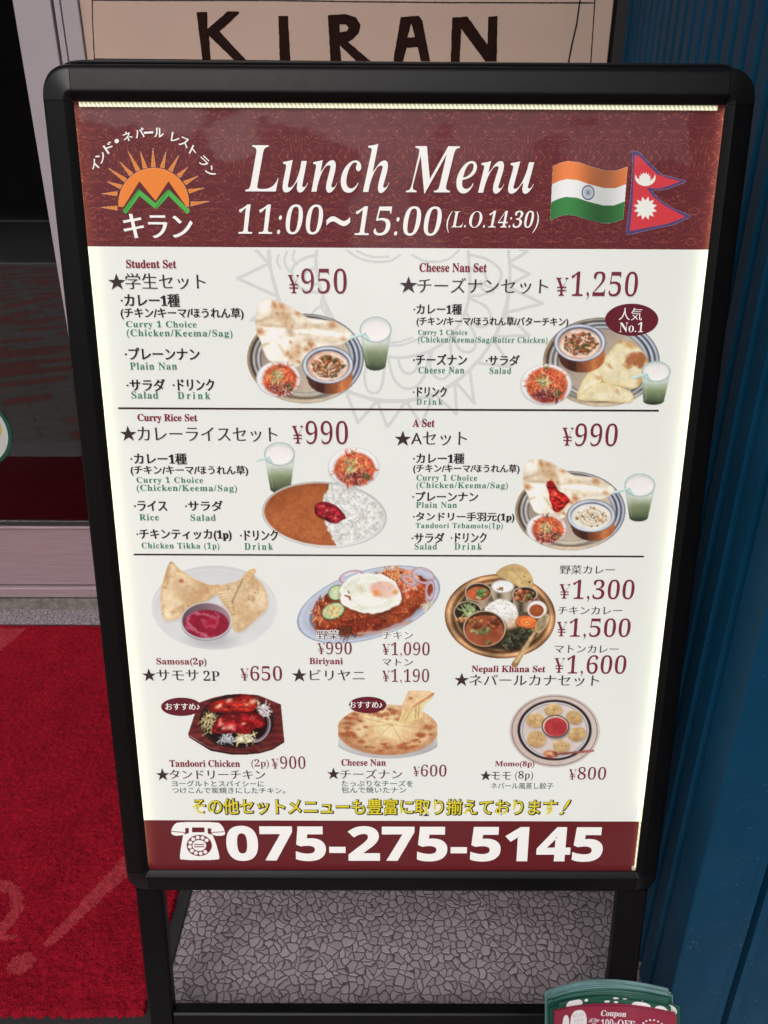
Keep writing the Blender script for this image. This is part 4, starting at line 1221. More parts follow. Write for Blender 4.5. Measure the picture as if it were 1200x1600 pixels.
def lassi(P, cx, cy, rx, ry, bx, by, brx, bry, straw=None):
    body = P.poly([(cx - rx, cy), (cx + rx, cy), (bx + brx, by), (bx - brx, by)])
    body = np.minimum(body, P.ell(bx, by, brx, bry))
    t = np.clip((P.Y - cy) / (by + bry - cy), 0, 1)
    c = P.mixc((206, 214, 204), (138, 152, 112), (t - 0.30) * 4.0)
    c = P.mixc(c, (66, 78, 52), (t - 0.52) * 2.1)
    s = np.abs(P.X - cx) / rx
    c = P.mixc(c, (150, 176, 168), np.clip((s - 0.62) * 1.6, 0, 0.5) * (1 - t * 0.7))
    c = P.mixc(c, (38, 50, 40), (t - 0.86) * 5)
    c = c * (0.94 + 0.12 * P.noise(50, 2))[..., None]
    P.put(body, c)
    P.put(P.seg(cx - rx * 0.72, cy + ry * 1.1, bx - brx * 0.72, by - 10, 3), (206, 218, 206), soft=10, al=0.35, grow=False)
    top = P.ell(cx, cy, rx, ry)
    P.put(top, P.mixc((206, 212, 208), (226, 226, 222), (P.Y - cy) / ry * 0.5 + 0.5))
    P.put(P.ell(cx, cy + ry * 0.12, rx * 0.86, ry * 0.80), P.mixc((232, 222, 222), (244, 240, 238), (P.Y - cy) / ry * 0.5 + 0.5), soft=14, grow=False)
    P.put(np.abs(top + 4) - 3.0, (120, 138, 138), soft=7, al=0.85)
    P.put(np.abs(P.ell(cx, cy - ry * 0.02, rx * 0.94, ry * 0.92)) - 2, (190, 204, 204), soft=6, al=0.7, grow=False)
    if straw:
        x0, y0, x1, y1 = straw
        P.put(P.seg(x0, y0, x1, y1, 11, 9), (206, 228, 222)); P.put(P.seg(x0, y0 + 8, x1, y1 + 7, 2), (130, 170, 166), soft=5, grow=False)
        P.put(P.seg(x1, y1, x1 + 30, y1 + 48, 8), (150, 196, 192), soft=8, al=0.75, grow=False)
def chicken(P, pts, dark=(110, 14, 18), mid=(196, 36, 32), hi=(238, 120, 88), cell=70):
    d = P.spoly(pts); n1 = P.noise(cell, 4); n2 = P.noise(cell * 0.4, 3)
    sh = np.clip(-d / 40, 0, 1)
    c = P.mixc(dark, mid, sh * 0.7 + n1 * 1.1 - 0.35)
    c = P.mixc(c, hi, (P.noise(cell * 0.7, 2) - 0.62) * 3.4 * sh)
    c = P.mixc(c, dark, (n2 - 0.58) * 3.0)
    gy_ = np.gradient(n1, axis=0) * 14 * (1.0 / max(P.s, 1))
    c = c * np.clip(1 - gy_[..., None] * 3, 0.65, 1.35)
    P.put(d, c)

# 1 student set
P = Pic(383, 464, 615, 634, 0.9, 11); P.frame(380, 460, 5)
tray(P, 484, 500, 456, 351); naan(P)
bowl(P, 660, 552, 200, 146, 775); salad(P, 272, 660, 172, 138, 285, 665, 128, 112)
lassi(P, 1033, 275, 126, 102, 1032, 555, 80, 40, (838, 338, 950, 306)); P.build('dish_picture')
# 2 cheese naan set
P = Pic(808, 485, 1052, 638, 0.9, 12); P.frame(800, 470, 4.6154)
tray(P, 642, 442, 422, 322)
for pts in ([(780, 290), (860, 305), (930, 350), (990, 430), (945, 480), (940, 590), (870, 645), (760, 605), (620, 580), (590, 500), (680, 400), (720, 340)],
            [(600, 470), (530, 540), (495, 600), (455, 700), (520, 715), (620, 600), (650, 570)],
            [(620, 590), (700, 590), (800, 630), (868, 660), (876, 730), (830, 740), (700, 722), (500, 722), (455, 700), (520, 640), (580, 600)]):
    d = P.spoly(pts)
    P.put(P.spoly([(x + 8, y + 14) for x, y in pts]), (140, 112, 80), soft=20, al=0.5, grow=False)
    c = P.mixc((222, 204, 156), (244, 236, 208), P.noise(90, 4) * 1.8 - 0.35)
    P.put(d, c); P.put(np.abs(d + 8) - 6, (226, 196, 120), soft=14, al=0.6, grow=False)
d = P.ell(900, 425, 92, 52, -8) + (P.noise(40, 3) - 0.5) * 60
P.put(d, (168, 92, 50), soft=24, al=0.9, grow=False, clip=P.spoly([(780, 290), (860, 305), (930, 350), (990, 430), (945, 480), (940, 590), (870, 645), (760, 605), (620, 580), (590, 500), (680, 400), (720, 340)]))
for x, y, r in ((850, 320, 26), (620, 555, 18), (760, 655, 13), (920, 560, 20), (700, 470, 14), (820, 470, 20), (915, 600, 14), (780, 300, 14)):
    P.put(P.ell(x, y, r * 1.5, r * 0.8, x % 60) + (P.noise(18, 2, 4) - 0.5) * r, (200, 138, 76), soft=r, al=0.7, grow=False)
bowl(P, 487, 303, 188, 136, 515); salad(P, 242, 605, 187, 150, 250, 608, 142, 124)
lassi(P, 1037, 510, 105, 76, 1018, 722, 76, 28, (870, 555, 965, 530)); P.build('dish_picture')
# 3 curry rice set
P = Pic(398, 688, 606, 858, 0.9, 13); P.frame(400, 690, 5.4545)
lassi(P, 197, 105, 132, 102, 205, 400, 88, 40, (5, 160, 105, 136))
d = P.ell(578, 622, 532, 282, 4)
P.put(d, P.mixc((186, 182, 178), (222, 222, 220), P.noise(200, 2) * 0.6 + (P.Y - 380) / 700)); P.put(np.abs(d + 2) - 2, (140, 136, 134), al=0.7)
inner = P.ell(580, 620, 502, 258, 4)
rice = P.mixc((178, 176, 170), (236, 235, 230), P.noise(24, 3) * 1.5 - 0.15)
rice = P.mixc(rice, (150, 146, 136), np.clip((P.noise(90, 3) - 0.62) * 3, 0, 0.5))
P.put(inner, rice, soft=10, grow=False)
P.strands((800, 630, 230, 210, 20), 420, [(240, 239, 234), (226, 225, 220), (206, 204, 196), (250, 250, 246)], 13, 4.5, 0.3)
by_ = np.interp(P.Y, [340, 380, 440, 500, 560, 640, 700, 760, 830, 890], [622, 618, 590, 560, 580, 600, 590, 605, 650, 690])
cur = np.maximum(inner - 6, (P.X - by_) + (P.noise(26, 3) - 0.5) * 40)
cc = P.mixc((168, 84, 36), (190, 104, 56), P.noise(220, 3) * 0.9 + (P.Y - 600) / 700)
P.put(cur, cc, soft=8, grow=False)
P.put(np.abs(inner + 8) - 8, (150, 84, 54), soft=20, al=0.45, grow=False, clip=cur)
for _ in range(16): P.put(P.ell(150 + P.rs.rand() * 430, 640 + P.rs.rand() * 180, 3 + 6 * P.rs.rand(), 2 + 4 * P.rs.rand()), (206, 128, 72), soft=6, al=0.6, grow=False)
chicken(P, [(488, 590), (505, 530), (545, 512), (610, 512), (690, 550), (735, 600), (772, 655), (725, 668), (690, 702), (620, 690), (585, 665), (515, 640)], (78, 10, 22), (182, 30, 48), (232, 128, 120), 60)
salad(P, 828, 218, 222, 172, 838, 232, 166, 134); P.build('dish_picture')
# 4 set A
P = Pic(802, 712, 1026, 864, 0.9, 14); P.frame(798.7, 709.5, 5.29, 5.66)
tray(P, 484, 500, 456, 351); naan(P); P.frame(790, 700, 5)
chicken(P, [(310, 290), (325, 258), (365, 250), (385, 290), (410, 340), (450, 350), (480, 380), (506, 415), (480, 432), (462, 455), (440, 480), (405, 506), (365, 490), (358, 440), (335, 400), (338, 350)], (150, 14, 16), (214, 40, 32), (244, 112, 70), 46)
bowl(P, 665, 530, 192, 128, 722, True); salad(P, 315, 632, 158, 118, 325, 636, 118, 98)
lassi(P, 1045, 290, 122, 92, 1035, 540, 74, 34, (850, 345, 960, 318)); P.build('dish_picture')
# 5 samosa
P = Pic(234, 875, 436, 1018, 0.9, 15); P.frame(230, 870, 5.7143)
d = P.ell(595, 450, 560, 376)
P.put(d, P.mixc((206, 206, 206), (219, 219, 219), P.noise(260, 2) + (P.Y - 450) / 900)); P.put(np.abs(P.ell(595, 470, 545, 356)) - 3, (226, 226, 227), soft=10, al=0.7, grow=False)
P.put(P.ell(570, 745, 200, 70), (170, 170, 174), soft=70, al=0.7, grow=False)
for pts, sh in (([(195, 40), (235, 50), (260, 85), (330, 140), (400, 190), (470, 220), (560, 258), (650, 240), (665, 300), (580, 360), (500, 405), (380, 450), (300, 545), (150, 575), (125, 500), (112, 300), (150, 170), (178, 80)], 0),
                ([(955, 98), (975, 125), (935, 175), (1000, 215), (1055, 290), (1078, 430), (1035, 495), (930, 585), (825, 685), (750, 645), (740, 500), (660, 400), (628, 330), (640, 260), (700, 240), (830, 212), (870, 145), (910, 110)], 1)):
    P.put(P.spoly([(x + 6, y + 16) for x, y in pts]), (176, 164, 150), soft=36, al=0.5, grow=False)
    d = P.spoly(pts); n1 = P.noise(170, 4, 40 + sh)
    c = P.mixc((196, 152, 104), (236, 214, 176), n1 * 1.7 - 0.3 + (0.15 if sh else 0))
    c = P.mixc(c, (184, 124, 72), np.clip((P.noise(45, 3) - 0.62) * 3, 0, 0.6))
    P.put(d, c); P.put(np.abs(d + 9) - 7, (216, 166, 106), soft=18, al=0.6, grow=False)
for x0, y0, x1, y1, w, c, al in ((205, 60, 280, 175, 9, (240, 210, 160), .8), (280, 175, 400, 240, 8, (236, 206, 160), .7), (180, 110, 170, 230, 20, (176, 126, 80), .5), (150, 330, 330, 440, 14, (232, 208, 168), .5),
                                (940, 120, 860, 195, 14, (226, 178, 110), .8), (850, 200, 790, 320, 7, (150, 110, 70), .7), (790, 320, 755, 400, 7, (140, 104, 70), .7), (755, 400, 770, 480, 8, (150, 110, 72), .6), (930, 180, 930, 230, 18, (206, 150, 92), .6),
                                (380, 420, 520, 300, 26, (196, 140, 88), .55), (215, 490, 320, 440, 16, (190, 134, 84), .5)):
    P.put(P.seg(x0, y0, x1, y1, w), c, soft=w * 1.8, al=al, grow=False)
for i in range(6):
    P.put(P.seg(640 + i * 17, 322 + i * 22, 690 + i * 14, 312 + i * 24, 7), (240, 214, 170), soft=8, al=0.8, grow=False); P.put(P.seg(642 + i * 17, 333 + i * 22, 692 + i * 14, 323 + i * 24, 3), (184, 136, 88), soft=6, al=0.7, grow=False)
    P.put(P.seg(480 + i * 30, 395 - i * 18, 500 + i * 30, 350 - i * 18, 7), (230, 184, 128), soft=8, al=0.6, grow=False)
for i in range(3): P.put(P.seg(755, 540 + i * 22, 805, 530 + i * 22, 6), (226, 192, 146), soft=7, al=0.7, grow=False)
P.put(P.ell(300, 215, 22, 18), (176, 84, 56), soft=14, al=0.8, grow=False)
for x, y in ((408, 290), (960, 322), (905, 380), (715, 288)): P.put(P.ell(x, y, 7, 5), (110, 84, 60), soft=5, al=0.8, grow=False)
P.put(P.ell(205, 46, 16, 10, 20), (120, 100, 82), soft=8, al=0.8, grow=False)
body = P.ell(525, 600, 224, 150)
P.put(body, (150, 148, 154), grow=False)
d = P.ell(523, 570, 228, 166)
P.put(d, P.mixc((92, 70, 80), (158, 128, 136), (P.X - 300) / 450 + 0.2 * P.noise(80, 2)), grow=False); P.put(np.abs(d + 4) - 5, (206, 200, 204), soft=5, grow=False)
s_ = P.ell(525, 598, 200, 126)
n1 = np.hypot((P.X - 540) / 1.5, P.Y - 590); swirl = np.sin(n1 / 15 + P.noise(80, 3) * 7 + np.arctan2(P.Y - 590, P.X - 540) * 1.0)
P.put(s_, P.mixc((158, 30, 58), (206, 120, 140), np.clip(swirl - 0.25, 0, 1) * 0.95), soft=8, grow=False)
P.put(P.ell(560, 590, 80, 50), (172, 26, 54), soft=50, al=0.6, grow=False); P.build('dish_picture')
# 6 biryani
P = Pic(460, 880, 692, 1008, 0.9, 16); P.frame(450, 870, 4.8)
d = P.ell(600, 357, 556, 256, -17)
P.put(d, metal(P, d, 70, [(120, 130, 160), (196, 202, 218), (188, 194, 210), (178, 184, 202), (190, 196, 212), (110, 112, 128), (168, 172, 186), (222, 224, 230)])); P.put(d + 62, (216, 216, 220), soft=14, grow=False)
fd = P.ell(622, 352, 468, 206, -17) + (P.noise(60, 3) - 0.5) * 50
P.put(P.ell(622, 372, 470, 206, -17), (110, 100, 104), soft=30, al=0.5, grow=False)
P.put(fd, P.mixc((120, 40, 24), (190, 84, 40), P.noise(60, 4) * 1.6 - 0.3), soft=10, grow=False)
for reg, n, cols in (((622, 352, 420, 165, -17), 620, [(196, 86, 40), (178, 66, 30), (206, 104, 54), (150, 50, 28), (214, 120, 70)]), ((520, 510, 200, 55, -10), 160, [(132, 44, 30), (156, 58, 34), (104, 34, 26)]),
                     ((860, 150, 150, 60, 20), 120, [(222, 120, 62), (236, 148, 84), (214, 92, 52), (230, 190, 130)]), ((900, 240, 80, 60, 30), 70, [(220, 92, 60), (236, 200, 170), (206, 70, 44)]),
                     ((250, 400, 70, 90, 0), 90, [(170, 66, 40), (196, 92, 52), (150, 46, 30), (226, 180, 120)]), ((1050, 340, 45, 40, 0), 26, [(226, 206, 170), (210, 186, 140)]), ((420, 560, 60, 40, 0), 26, [(70, 50, 36), (96, 66, 40)])):
    P.strands(reg, n, cols, 20, 4.6, 0.6)
for cx, cy, rx, ry, an in ((470, 150, 80, 40, -15), (1010, 140, 76, 52, 20), (1062, 250, 30, 70, 5), (905, 175, 55, 26, 30)):
    P.put(np.abs(P.ell(cx, cy, rx, ry, an)) - 9, (206, 186, 196), soft=6, al=0.9); P.put(np.abs(P.ell(cx, cy, rx * 1.1, ry * 1.12, an)) - 3, (150, 110, 136), soft=5, al=0.8, grow=False)
P.put(P.seg(520, 575, 700, 560, 9), (196, 150, 130), soft=8, al=0.9, grow=False); P.put(P.seg(700, 560, 920, 480, 9), (190, 140, 124), soft=8, al=0.9, grow=False)
for cx, cy, rx, ry, an in ((362, 268, 68, 56, -25), (335, 405, 92, 60, -22)):
    e = P.ell(cx, cy, rx, ry, an); P.put(P.ell(cx + 4, cy + 10, rx, ry, an), (70, 50, 36), soft=14, al=0.6, grow=False)
    P.put(e, (86, 112, 70), grow=False); P.put(e + 6, P.mixc((176, 196, 140), (206, 216, 172), P.noise(40, 2)), soft=6, grow=False); P.put(P.ell(cx, cy, rx * 0.5, ry * 0.5, an), (216, 222, 190), soft=24, al=0.7, grow=False)
P.strands((330, 405, 55, 40, 0), 34, [(220, 170, 80), (226, 150, 70), (216, 190, 120)], 14, 4.5)
e = P.ell(613, 275, 232, 152, 3) + (P.noise(70, 3) - 0.5) * 34
P.put(P.ell(618, 292, 236, 154, 3), (90, 40, 26), soft=30, al=0.55, grow=False)
P.put(e, P.mixc((206, 208, 186), (240, 240, 228), P.noise(110, 4) * 1.6 - 0.25 + np.clip(-e / 200, 0, .3)), soft=6, grow=False)
P.put(np.abs(e + 10) - 7, (250, 250, 242), soft=16, al=0.6, grow=False); P.put(np.abs(P.ell(620, 290, 150, 90)) - 4, (196, 196, 172), soft=22, al=0.4, grow=False)
P.put(P.ell(716, 245, 106, 62, 5), P.mixc((226, 170, 148), (240, 206, 190), (P.X - 610) / 220), soft=22, grow=False)
P.put(P.ell(660, 270, 26, 24), (226, 132, 70), soft=26, al=0.9, grow=False); P.put(P.ell(802, 264, 18, 18), (222, 150, 70), soft=16, al=0.9, grow=False); P.put(P.ell(540, 240, 30, 24), (206, 196, 160), soft=30, al=0.7, grow=False)
for x0, y0, x1, y1, w, c in ((425, 290, 460, 300, 6, (150, 84, 50)), (455, 300, 462, 320, 6, (130, 70, 44)), (448, 258, 455, 270, 4, (80, 70, 50))): P.put(P.seg(x0, y0, x1, y1, w), c, soft=6, grow=False)
for _ in range(26): P.put(P.ell(500 + P.rs.rand() * 280, 180 + P.rs.rand() * 150, 2.5, 2), (110, 100, 76), soft=4, al=0.6, grow=False)
P.build('dish_picture')
# 7 thali on a copper tray
P = Pic(692, 879, 870, 1045, 0.8, 17); P.frame(680, 870, 6)
d = P.ell(604, 556, 521, 396, 3)
ang = np.arctan2((P.Y - 556) / 396, (P.X - 604) / 521)
rim = metal(P, d, 110, [(116, 68, 40), (186, 126, 78), (216, 178, 126), (156, 98, 58), (106, 68, 42), (190, 150, 98), (96, 74, 50), (74, 60, 42)])
rim = rim * (0.78 + 0.34 * np.sin(ang * 3 + 1.0) ** 2 + 0.15 * (P.noise(70, 2) - .5))[..., None]
P.put(d, rim); P.put(d + 108, P.mixc((58, 48, 34), (150, 128, 92), P.noise(120, 3) * 1.1 - 0.2 + (P.X - 500) / 1500), soft=14, grow=False)
def dark_cup(cx, cy, rx, ry, hgt, c0, c1, rimc=(196, 180, 160)):
    b_ = np.minimum(P.ell(cx, cy + hgt, rx * 0.9, ry * 0.85), np.maximum(np.abs(P.X - cx) - rx * 0.94, np.maximum(cy - P.Y, P.Y - cy - hgt)))
    P.put(b_, P.mixc(c0, c1, np.abs(np.sin((P.X - cx) / rx * 2.4 + 0.8)))); e = P.ell(cx, cy, rx, ry)
    P.put(e, (62, 48, 40)); P.put(np.abs(e + 3) - 4, rimc, soft=4); return e
e = P.spoly([(552, 160), (600, 110), (680, 70), (760, 62), (840, 95), (900, 170), (918, 240), (905, 300), (820, 300), (740, 260), (660, 215)])
P.put(e, P.mixc((188, 152, 92), (222, 190, 128), P.noise(60, 3) * 1.4 - 0.2)); P.put(np.abs(e + 3) - 3, (168, 128, 76), soft=6, al=0.6, grow=False)
for _ in range(34): P.put(P.ell(640 + P.rs.rand() * 250, 110 + P.rs.rand() * 150, 3 + 3 * P.rs.rand(), 3), (150, 106, 60), soft=4, al=0.7, grow=False, clip=e)
P.put(P.ell(878, 236, 11, 9), (96, 66, 40), soft=6, grow=False, clip=e); P.put(P.ell(833, 184, 8, 6), (110, 76, 46), soft=5, grow=False, clip=e)
dark_cup(400, 330, 125, 86, 90, (96, 78, 60), (170, 146, 118)); s_ = P.ell(398, 345, 108, 66); P.put(s_, P.mixc((150, 70, 36), (206, 112, 60), P.noise(50, 3) * 1.5 - 0.2), soft=8, grow=False)
P.put(P.ell(330, 345, 40, 34), (220, 96, 52), soft=24, al=0.8, grow=False); P.chunks((430, 340, 45, 40, 0), 14, [(92, 130, 62), (120, 150, 80)], 9, 20, (190, 206, 150)); P.chunks((405, 385, 14, 12, 0), 4, [(196, 196, 150)], 10, 16)
dark_cup(628, 278, 108, 64, 96, (90, 76, 62), (190, 170, 146)); P.put(P.ell(628, 278, 98, 56), P.mixc((222, 222, 222), (248, 248, 248), P.noise(60, 2)), soft=6, grow=False); P.chunks((612, 300, 40, 16, 0), 16, [(196, 150, 70), (160, 112, 50)], 4, 9)
dark_cup(836, 350, 118, 72, 106, (70, 58, 46), (176, 156, 130)); P.chunks((830, 360, 92, 48, 0), 34, [(206, 100, 60), (196, 150, 90), (150, 146, 76), (120, 60, 40), (220, 124, 74)], 12, 26)
dark_cup(300, 518, 132, 102, 20, (80, 60, 44), (120, 96, 72)); P.put(P.ell(300, 520, 118, 88), (52, 42, 34), soft=10, grow=False); P.strands((310, 520, 70, 55, 0), 46, [(136, 158, 96), (168, 184, 124), (100, 124, 70), (190, 200, 150)], 30, 9, 0.5); P.chunks((250, 590, 60, 26, 10), 14, [(214, 150, 84), (196, 116, 60)], 12, 22)
e = P.ell(612, 535, 158, 138) + (P.noise(30, 3) - 0.5) * 18
P.put(P.ell(640, 600, 130, 110), (206, 160, 130), soft=60, grow=False); P.put(e, P.mixc((196, 192, 180), (246, 244, 238), P.noise(22, 3) * 1.2 + 0.05 - (P.Y - 600) / 600), soft=14, grow=False)
P.strands((612, 520, 135, 110, 0), 160, [(250, 249, 244), (232, 229, 220), (214, 208, 196)], 10, 4, 0.3); P.put(P.ell(690, 640, 80, 50, -30), (216, 164, 126), soft=60, al=0.6, grow=False)
e = P.ell(950, 492, 92, 82); P.put(e, (236, 230, 226), grow=False); P.put(np.abs(e + 4) - 4, (206, 196, 190), soft=6, grow=False); P.put(P.ell(944, 502, 68, 58), P.mixc((156, 70, 34), (180, 94, 50), P.noise(50, 2)), soft=6, grow=False)
P.put(P.ell(850, 620, 104, 66, 8), (92, 74, 40), soft=12, grow=False); P.put(P.ell(850, 612, 100, 60, 8), P.mixc((216, 92, 34), (238, 124, 56), P.noise(60, 2)), soft=6, grow=False); P.put(np.abs(P.ell(850, 610, 46, 27, 8)) - 5, (246, 150, 80), soft=8, al=0.8, grow=False); P.put(P.ell(850, 610, 22, 12, 8), (240, 150, 70), soft=8, grow=False)
P.put(P.ell(745, 775, 180, 108, -12), (46, 42, 32), soft=40, al=0.9, grow=False); P.strands((750, 775, 140, 80, -12), 120, [(58, 62, 42), (84, 92, 62), (36, 38, 28), (112, 122, 90)], 26, 7, 0.7); P.chunks((880, 690, 40, 10, 0), 6, [(120, 140, 84)], 8, 14)
P.put(P.ell(462, 700, 208, 172), (58, 40, 28), soft=40, al=0.8, grow=False)
e = P.ell(456, 672, 198, 168); P.put(e, (70, 48, 34), grow=False); P.put(np.abs(e + 4) - 5, (204, 176, 146), soft=5, grow=False)
P.put(P.ell(456, 690, 180, 144), P.mixc((132, 58, 34), (178, 92, 58), P.noise(90, 3) * 1.3 - 0.1), soft=10, grow=False)
P.chunks((375, 610, 56, 44, 0), 24, [(178, 92, 46), (150, 74, 38), (196, 116, 62)], 14, 28); P.chunks((540, 610, 50, 46, 0), 24, [(176, 84, 42), (150, 70, 36), (196, 104, 56)], 14, 28)
P.strands((420, 700, 110, 30, 0), 26, [(98, 120, 66), (70, 96, 52), (140, 160, 100)], 16, 7); P.chunks((480, 800, 26, 12, 0), 5, [(92, 124, 68), (120, 146, 90)], 10, 18)
e = P.ell(998, 622, 46, 100, 32); P.put(e, P.mixc((110, 92, 60), (210, 192, 150), P.noise(60, 2) + (P.X - 1000) / 160)); P.put(np.abs(e + 3) - 3, (200, 180, 140), soft=5, grow=False); P.put(P.ell(935, 680, 14, 26, 20), (214, 120, 80), soft=12, al=0.8, grow=False)
h_ = P.seg(925, 712, 740, 1008, 14, 32); P.put(h_, P.mixc((150, 108, 66), (206, 168, 118), P.noise(40, 2) + (P.X - 800) / 400)); P.put(P.seg(915, 720, 750, 990, 3, 8), (226, 196, 150), soft=10, al=0.7, grow=False)
P.build('dish_picture')
# 8 tandoori chicken on a wooden board
P = Pic(288, 1080, 448, 1182, 0.8, 18); P.frame(240, 1070, 5.4545)
top = P.poly([(380, 150), (500, 108), (620, 82), (735, 74), (885, 85), (1080, 165), (1108, 465), (1010, 535), (880, 570), (790, 575), (650, 572), (480, 538), (285, 425), (340, 260)])
side = P.poly([(285, 430), (480, 540), (650, 572), (790, 575), (900, 566), (1010, 535), (1110, 462), (1108, 490), (1010, 552), (900, 584), (790, 594), (655, 594), (480, 562), (300, 450)])
P.put(side, (70, 26, 26)); P.put(top, P.mixc((88, 30, 32), (138, 56, 52), P.noise(60, 4) * 0.8 + 0.25 * np.sin(P.Y / 9 + P.noise(120, 2) * 8)))
e = P.ell(702, 310, 316, 230); P.put(e, (26, 18, 18), grow=False); P.put(np.abs(e + 12) - 4, (74, 56, 52), soft=8, al=0.8, grow=False)
P.strands((470, 320, 60, 90, 10), 70, [(206, 180, 120), (226, 206, 150), (170, 140, 84), (190, 170, 110)], 24, 5)
P.strands((780, 455, 80, 34, -8), 60, [(226, 220, 196), (240, 236, 220), (206, 196, 150), (214, 190, 110)], 22, 8); P.strands((620, 460, 60, 34, 10), 34, [(190, 196, 200), (206, 210, 214), (120, 120, 126)], 26, 7)
P.strands((930, 220, 50, 50, 0), 46, [(220, 216, 206), (196, 192, 190), (236, 232, 224)], 22, 7); P.strands((880, 160, 20, 10, 0), 10, [(226, 206, 160)], 14, 6)
for q in (0, 1): P.put(np.where(P.X > 850, np.abs(P.ell(850, 330, 122 + q * 14, 140 + q * 14)) - 5, 99), (206, 190, 200) if q else (150, 120, 140), soft=6, al=0.9, grow=False)
chicken(P, [(440, 190), (470, 150), (540, 135), (600, 112), (660, 118), (720, 80), (800, 78), (860, 105), (886, 165), (860, 222), (780, 236), (700, 238), (560, 240), (470, 225)], (122, 16, 14), (204, 48, 34), (246, 140, 110), 80)
chicken(P, [(478, 400), (510, 330), (540, 280), (580, 245), (720, 234), (860, 228), (920, 260), (955, 310), (930, 372), (850, 366), (842, 405), (780, 425), (690, 405), (600, 420), (520, 412)], (100, 10, 16), (184, 30, 36), (240, 130, 112), 80)
for x, y, r in ((650, 360, 22), (640, 130, 18), (845, 140, 22), (545, 185, 16), (760, 330, 12), (590, 370, 12)): P.put(P.ell(x, y, r * 1.3, r * 0.7, -20), (250, 214, 176), soft=r * 1.3, al=0.85, grow=False)
P.put(P.seg(480, 230, 860, 235, 6), (70, 6, 8), soft=16, al=0.7, grow=False); P.put(P.ell(710, 285, 26, 40), (110, 10, 14), soft=36, al=0.8, grow=False)
P.build('dish_picture')
# 9 cheese naan
P = Pic(524, 1076, 684, 1188, 0.8, 19); P.frame(510, 1070, 6.3158)
clipx = np.maximum(108 - P.X, P.X - 1087)
P.put(P.ell(600, 530, 530, 196), P.mixc((196, 194, 196), (214, 213, 213), P.noise(120, 2)), clip=clipx); P.put(np.abs(P.ell(600, 520, 528, 200)) - 3, (150, 146, 148), al=0.7, clip=np.maximum(clipx, 560 - P.Y))
P.put(P.ell(640, 590, 430, 110), (150, 138, 134), soft=50, al=0.6, grow=False)
e = np.maximum(P.ell(598, 442, 500, 250), clipx); n1 = P.noise(110, 4)
c = P.mixc((206, 150, 98), (236, 206, 158), n1 * 1.7 - 0.3); rr = np.hypot((P.X - 640) / 500, (P.Y - 400) / 250)
c = P.mixc(c, (240, 220, 164), np.clip(1.1 - rr * 1.7, 0, 0.85)); c = P.mixc(c, (186, 112, 66), np.clip((rr - 0.72) * 1.6, 0, 0.6) * (P.noise(40, 3) + 0.4))
P.put(e, c); P.put(np.maximum(P.ell(598, 470, 495, 226), 0) * 0 + np.where((P.ell(598, 442, 500, 250) > -34) & (P.Y > 470), -1.0, 9.0), (174, 104, 62), soft=8, al=0.55, grow=False, clip=e)
for _ in range(46):
    t_ = P.rs.rand() * 6.283; r_ = 0.45 + 0.5 * math.sqrt(P.rs.rand()); x, y = 600 + 470 * r_ * math.cos(t_), 440 + 225 * r_ * math.sin(t_); q = 10 + 22 * P.rs.rand() ** 2
    P.put(P.ell(x, y, q * 1.8, q * 0.8, 0) + (P.noise(20, 2, 6) - 0.5) * q, (170, 84, 46), soft=q, al=0.75, grow=False, clip=e)
for x, y, q in ((200, 330, 26), (225, 380, 34), (325, 355, 20), (200, 425, 24), (380, 415, 18), (340, 560, 24), (275, 290, 22), (620, 240, 24)): P.put(P.ell(x, y, q * 1.5, q * 0.7, 5), (160, 80, 48), soft=q * 0.8, al=0.8, grow=False, clip=e)
for x1, y1 in ((370, 640), (1000, 440), (800, 660), (330, 320), (430, 410)): P.put(P.seg(640, 390, x1, y1, 4), (186, 130, 80), soft=10, al=0.5, grow=False)
pts = [(800, 55), (1000, 55), (1062, 80), (1040, 130), (970, 185), (930, 270), (948, 315), (850, 352), (690, 392), (740, 280), (738, 190), (772, 130)]
d = P.poly(pts); P.put(d, P.mixc((222, 186, 124), (240, 216, 160), P.noise(60, 3) * 1.4 - 0.2))
up = P.poly([(800, 55), (1000, 55), (1062, 80), (1035, 130), (850, 220), (742, 245), (738, 190), (772, 130)]); P.put(up, P.mixc((224, 180, 128), (240, 206, 160), P.noise(40, 3) * 1.5 - 0.2), soft=8, grow=False)
P.put(P.seg(1055, 85, 850, 215, 10, 6), (176, 104, 60), soft=14, al=0.8, grow=False); P.put(P.ell(826, 130, 20, 16), (186, 104, 66), soft=14, al=0.8, grow=False)
for x0, y0, x1, y1 in ((880, 220, 870, 330), (830, 250, 770, 350), (910, 200, 900, 320), (790, 250, 720, 370)): P.put(P.seg(x0, y0, x1, y1, 6), (206, 160, 84) if x0 < 850 else (150, 112, 66), soft=10, al=0.6, grow=False)
P.build('dish_picture')
